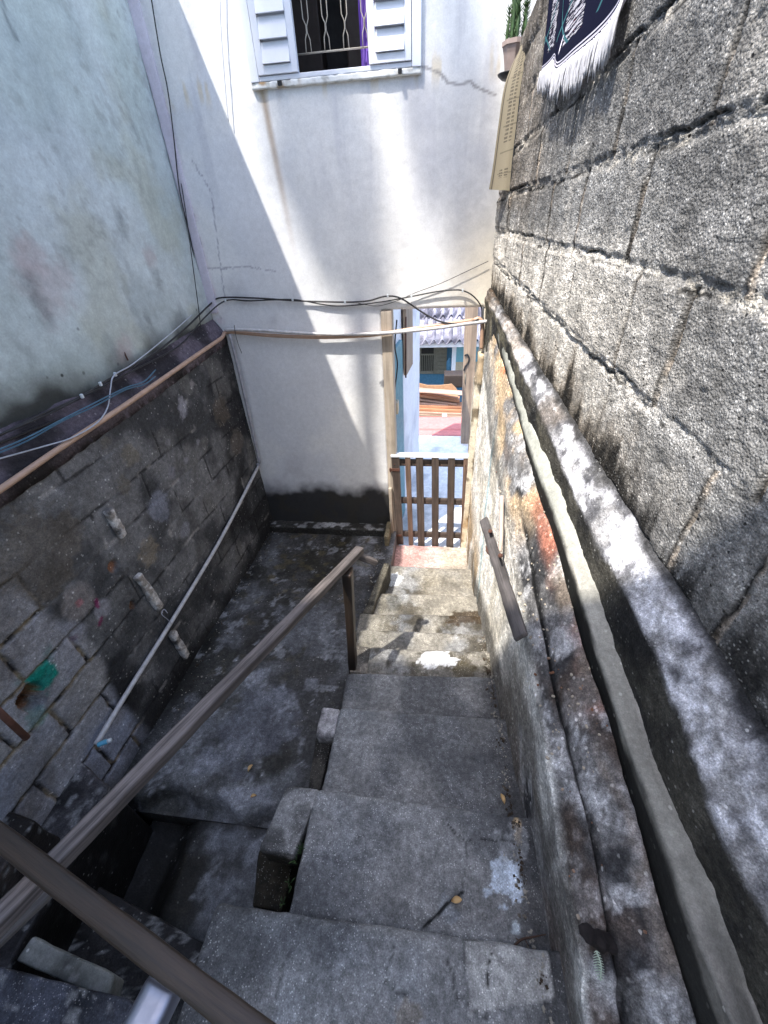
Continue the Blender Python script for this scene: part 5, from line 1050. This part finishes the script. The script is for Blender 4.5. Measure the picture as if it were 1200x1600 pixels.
put(mesh('pillar', *hexVF(rect(707, 540, 711, 586, yb - .5, .1)), M['white'], smooth=False), 'pillar', rf)
put(mesh('light_panel', *hexVF(rect(711.5, 538, 760, 565, yb - .02, .05)), M['lblue'], smooth=False), 'light_panel', rf)
put(mesh('beige_panel', *hexVF(rect(711.5, 565.5, 760, 586, yb - .02, .05)), M['beige'], smooth=False), 'beige_panel', rf)
V, F = lathe([(.06, 0), (.07, .2), (.065, .26), (.03, .3), (.03, .34)], ony(702, 584, 8.9)); put(mesh('bottle', V, F, M['blue']), 'blue_bottle', None, 'blue gas bottle standing against the blue house between shutter and pillar', 'bottle')
# wood pile
py_ = 7.4
def px8(a, b, y, th=.03, wd=.3):
    p = ony(*a, y); q = ony(*b, y); return beam8(p, q, wd, th)
pile = [((640, 607), (715, 621), .045, 'plank', 'topmost bright orange plank, tilted to the right'), ((640, 613), (718, 624), .05, 'plank', 'orange plank just below the topmost one'), ((645, 620), (714, 629), .03, 'plank2', 'pale tilted plank with a clean light face'), ((640, 627), (700, 631), .05, 'plank2', 'short pinkish plank in the middle of the pile'),
        ((655, 632), (735, 634), .05, 'plank', 'reddish plank ending behind the timber post'), ((640, 636), (742, 640), .05, 'plank', 'long reddish plank low in the pile'), ((640, 641), (742, 645), .04, 'plank2', 'long pale plank near the bottom of the pile'), ((640, 646), (735, 650), .06, 'postwood', 'thick brown plank at the very bottom of the pile'), ((648, 609), (722, 614), .012, 'plank2', 'thin pale batten leaning over the pile')]
for i, (a, b, th, mt_, lab) in enumerate(pile):
    V, F, m = rough_hex(fixh(px8(a, b, py_ - .05 * i * .5, th, .22)), res=.04, rad=.004, amp=.002, seed=i); put(mesh('plank', V, F, M[mt_], None, m + A(i * 3, 0, 0)), 'plank', None, lab, 'plank', 'planks stacked beyond the patio')
p = [ony(640, 597, 7.6), ony(712, 603, 7.6)]
pts = [(640, 611), (640, 598), (655, 599), (668, 602), (688, 602), (706, 600), (712, 606), (716, 612), (714, 620)]
fr0 = np.array([ony(*q, 7.55) for q in pts]); n_ = len(pts); V = np.concatenate([fr0, fr0 + A(0, .02, 0)]); F = [list(range(n_))[::-1], list(range(n_, 2 * n_))] + [[i, (i + 1) % n_, (i + 1) % n_ + n_, i + n_] for i in range(n_)]
put(mesh('cardboard', V, F, M['cardb'], smooth=False), 'cardboard_sheet', None, 'torn brown cardboard sheet standing behind the plank pile', 'cardboard')
bevel(put(mesh('trestle', *merge([hexVF(box8(-.6, 1.2, 6.9, 7.6, -3.22, -3.12)), hexVF(box8(-.5, -.35, 7, 7.5, -4.3, -3.221)), hexVF(box8(.95, 1.1, 7, 7.5, -4.3, -3.221))]), M['brown_in'], smooth=False), 'low_trestle', None, 'dark low trestle carrying the plank pile', 'trestle'))
bevel(put(mesh('support', *hexVF(rect(691, 650, 698, 657, 6.6, .1)), M['white'], smooth=False), 'white_block', None, 'small white block below the plank pile at the edge of the red tiles', 'block'))
V, F, m = rough_hex(rect(694, 586, 724, 606, 7.9, .3), res=.06, rad=.02, amp=.004); put(mesh('crate', V, F, M['brown_in']), 'dark_cabinet', None, 'dark brown cabinet behind the cardboard, against the blue house', 'cabinet')
V, F, m = rough_hex(rect(737, 622, 747, 632, 7.0, .15), res=.02, rad=.03, amp=.015, fr=20); put(mesh('bag', V, F, M['lime']), 'lime_bag', None, 'small lime green bag at the right end of the plank pile', 'bag')
# pale wall on the right of the patio
put(hexmesh('pw', box8(1.35, 1.55, 3.35, 5.0, -2.7, -.5), M['plaster'], wcol, res=.08, rad=.01, amp=.003), 'side_wall', None, 'plain white wall on the right side of the patio, hidden behind the door pier', 'wall')

# ================================================================== LITTER ON THE STEPS
def leaf(c, L, W_, ang, lab, curl=.01):
    n = 9; V = []; t = np.linspace(0, 1, n); P = np.zeros((n, 5, 3))
    for i, a in enumerate(t):
        w_ = W_ * math.sin(math.pi * min(1, a * .97 + .03)) ** .8; s = np.linspace(-1, 1, 5); P[i, :, 0] = a * L; P[i, :, 1] = s * w_ / 2; P[i, :, 2] = curl * (np.abs(s) ** 1.5) + curl * math.sin(a * 3)
    ca, sa = math.cos(ang), math.sin(ang); P = P @ np.array([[ca, -sa, 0], [sa, ca, 0], [0, 0, 1]]).T + c; V, F = solid_grid(P, (0, 0, -.0015)); return put(mesh('leaf', V, F, M['leafy']), 'dry_leaf', None, lab, 'leaf', 'dry leaves on the ground')
leaf(onz(788, 1257, -1.88), .035, .016, 1.9, 'yellow dry leaf at the right end of the third step'); leaf(onz(705, 1409, -1.762), .034, .018, .2, 'yellow dry leaf lying in the crack of the second step'); leaf(onz(788, 1121, -1.98), .022, .012, 1.6, 'tiny yellow leaf at the right wall on the fourth step')
leaf(onz(388, 1206, -2.33), .035, .018, 1.2, 'orange dry leaf on the mossy floor left of the steps'); leaf(onz(392, 1246, -2.33), .03, .015, .3, 'faded dry leaf on the floor below the orange leaf')
c = [onz(*p, -1.755) for p in ((803, 1478), (815, 1468), (832, 1464), (853, 1460))]; V, F = tube(c, [.0035, .003, .0015], 6); tw = thing('twig', c[0], 'small curved brown twig at the right end of the second step', 'twig'); put(mesh('stem', V, F, M['twig']), 'stem', tw)
for a, b in (((820, 1467), (826, 1478)), ((812, 1470), (806, 1466))):
    V, F = tube([onz(*a, -1.755), onz(*b, -1.757)], .0015, 5, 1, False); put(mesh('side', V, F, M['twig']), 'side_shoot', tw)
for i in range(14):
    pass
def grit(name, spots, n, seed, label, cat):
    g = random.Random(seed); ps = []
    for k in range(n):
        (a, b, z, sx) = g.choice(spots); t = g.random(); p = a * (1 - t) + b * t + A(abs(g.gauss(0, sx)) * (-1 if a[0] > 0 else 1), g.gauss(0, .012), 0); p[2] = z
        r = g.uniform(.0012, .0042); V, F = hexVF(box8(-r, r, -r * g.uniform(.6, 1.4), r, -r * .6, r * .7)); V = V + np.array([[g.uniform(-.3, .3) * r for _ in range(3)] for _ in range(8)])
        an = g.random() * 6; R = np.array([[math.cos(an), -math.sin(an), 0], [math.sin(an), math.cos(an), 0], [0, 0, 1]]); ps.append((V @ R.T + p, F))
    V, F = merge(ps); put(mesh(name, V, F, M['mortar'], mixc(np.tile(lin(150, 145, 135), (len(V), 1)), lin(60, 50, 40), sst(.4, .6, vn(V * 40, 3))), smooth=False), name, None, label, cat, None, 'stuff')
sp_ = []; yy0 = -.2
for z, l0, L, R in SZ[:6]:
    b_ = onz(*R, z); sp_.append((A(.335, max(yy0, b_[1] - .4), 0), A(.335, b_[1] - .015, 0), z + .004, .018)); yy0 = b_[1]
grit('grit', sp_, 420, 5, 'loose grit gathered along the foot of the stair wall on the steps', 'grit')
grit('gravel_dust', [(A(-1.55, .8, 0), A(-1.55, 2.9, 0), -2.36, .05), (A(-.52, .9, 0), A(-.52, 2.8, 0), -2.37, .05)], 380, 6, 'loose grit along the edges of the damp left passage floor', 'grit')
wd = []; g = random.Random(9)
for px, py, z in ((470, 1330, -1.78), (462, 1345, -1.78), (440, 1415, -1.74), (474, 1322, -1.78), (452, 1385, -1.76), (783, 1062, -2.03), (780, 1068, -2.03)):
    for k in range(7):
        p = onz(px + g.uniform(-3, 3), py + g.uniform(-6, 6), z); q = p + A(g.uniform(-.015, .015), g.uniform(-.015, .015), g.uniform(.008, .022)); wd.append(tube([p, (p + q) / 2 + A(0, 0, .004), q], [.0014, .0014, .0004], 4, 2))
V, F = merge(wd); put(mesh('moss', V, F, M['cactus']), 'moss_tufts', None, 'tiny green weeds growing in the cracks at the edge of the steps', 'weeds', None, 'stuff')
# broken brick end, fern frond and pale board at the near end of the stair wall
V, F, m = rough_hex(beam8(onpl(912, 1462, .36, 0), onpl(958, 1470, .44, 0), .035, .02), res=.005, rad=.008, amp=.014, fr=35); put(mesh('brick', V, F, M['brickd']), 'broken_brick', None, 'dark broken brick end where the mortar cap of the stair wall stops', 'brick')
f0 = onpl(932, 1486, .38, 0); f1 = onpl(938, 1532, .385, 0); fr2 = [tube([f0, (f0 + f1) / 2 + A(.004, 0, .006), f1], .0015, 5, 4)]
for i in range(11):
    t = i / 11; c = f0 * (1 - t) + f1 * t; L = .008 * math.sin(.4 + 2.5 * t) + .003
    for s in (-1, 1):
        fr2.append(tube([c, c + A(s * L, -.003, .001)], [.0014, .0005], 5, 1, False))
V, F = merge(fr2); put(mesh('fern', V, F, M['fern']), 'fern_frond', None, 'pale little fern frond below the broken end of the stair wall cap', 'plant')

# ================================================================== OUT OF THE PICTURE: what throws the shade on the near steps
nh = thing('shade_house', A(.3, -3.8, -3), 'unseen house added behind the camera whose eave shades the upper steps', 'house')  # house and eave added out of view to shade the near steps
V, F = merge([sbox(-1.6, 1.6, -3.9, -3.7, -3, 6.0)]); put(mesh('wall', V, F, M['plaster'], wall_col(V), smooth=False), 'wall', nh)
put(mesh('eave', *sbox(-5.5, 0.2, -4.3, -1.85, 6.0, 6.1), M['roofdark'], smooth=False), 'eave', nh)
tr_ = thing('leafy_tree', A(-7.2, -9.5, -3), 'leafy tree behind the camera that dapples the end wall', 'tree')
V, F = tube([A(-7.2, -9.5, -3), A(-7.0, -9.5, 4), A(-6.8, -9.4, 12), A(-6.7, -9.4, 17.5)], [.22, .16, .10, .05], 10); put(mesh('trunk', V, F, M['twig']), 'trunk', tr_)
lv = []; Sd = -np.array(SUN)
def leafclump(target, dist, r, n, seed):
    c = np.array(target) + Sd * dist; g = random.Random(seed); out = []
    for i in range(n):
        while True:
            q = A(g.uniform(-1, 1), g.uniform(-1, 1), g.uniform(-1, 1))
            if q @ q < 1: break
        q = c + q * np.array(r); a = _n(A(g.gauss(0, 1), g.gauss(0, 1), g.gauss(0, 1))); b = _n(np.cross(a, A(0, 0, 1) + .1)); s = g.uniform(.05, .09)
        out.append((np.array([q - a * s, q + b * s * .5, q + a * s, q - b * s * .5]), [[0, 1, 2, 3]]))
    return out, c
cl = []
for tgt, r, n, sd in ((A(-.70, D, .34), (.30, .30, .62), 280, 1), (A(.03, D, .40), (.25, .25, .55), 110, 2)):
    o_, c_ = leafclump(tgt, 17, r, n, sd); cl += o_
    V, F = tube([A(-6.9, -9.4, 9), (A(-6.9, -9.4, 12) + c_) / 2, c_], [.07, .03, .012], 6); put(mesh('limb', V, F, M['twig']), 'limb', tr_)
V, F = merge(cl); put(mesh('crown', V, F, M['leaf'], smooth=False), 'crown', tr_)
# unseen roof mast, placed so that its shadow falls on the end wall
pole_x = ony(563, 500, D); base = pole_x + Sd * 10.5
V, F = tube([A(base[0], base[1], ROOFZ), A(base[0], base[1], ony(551, 402, D)[2] + Sd[2] * 10.5)], .06, 12, 1, False)
put(mesh('pole', V, F, M['iron']), 'pole', None, 'iron mast on the roof of the green building, its soft shadow on the end wall', 'pole')
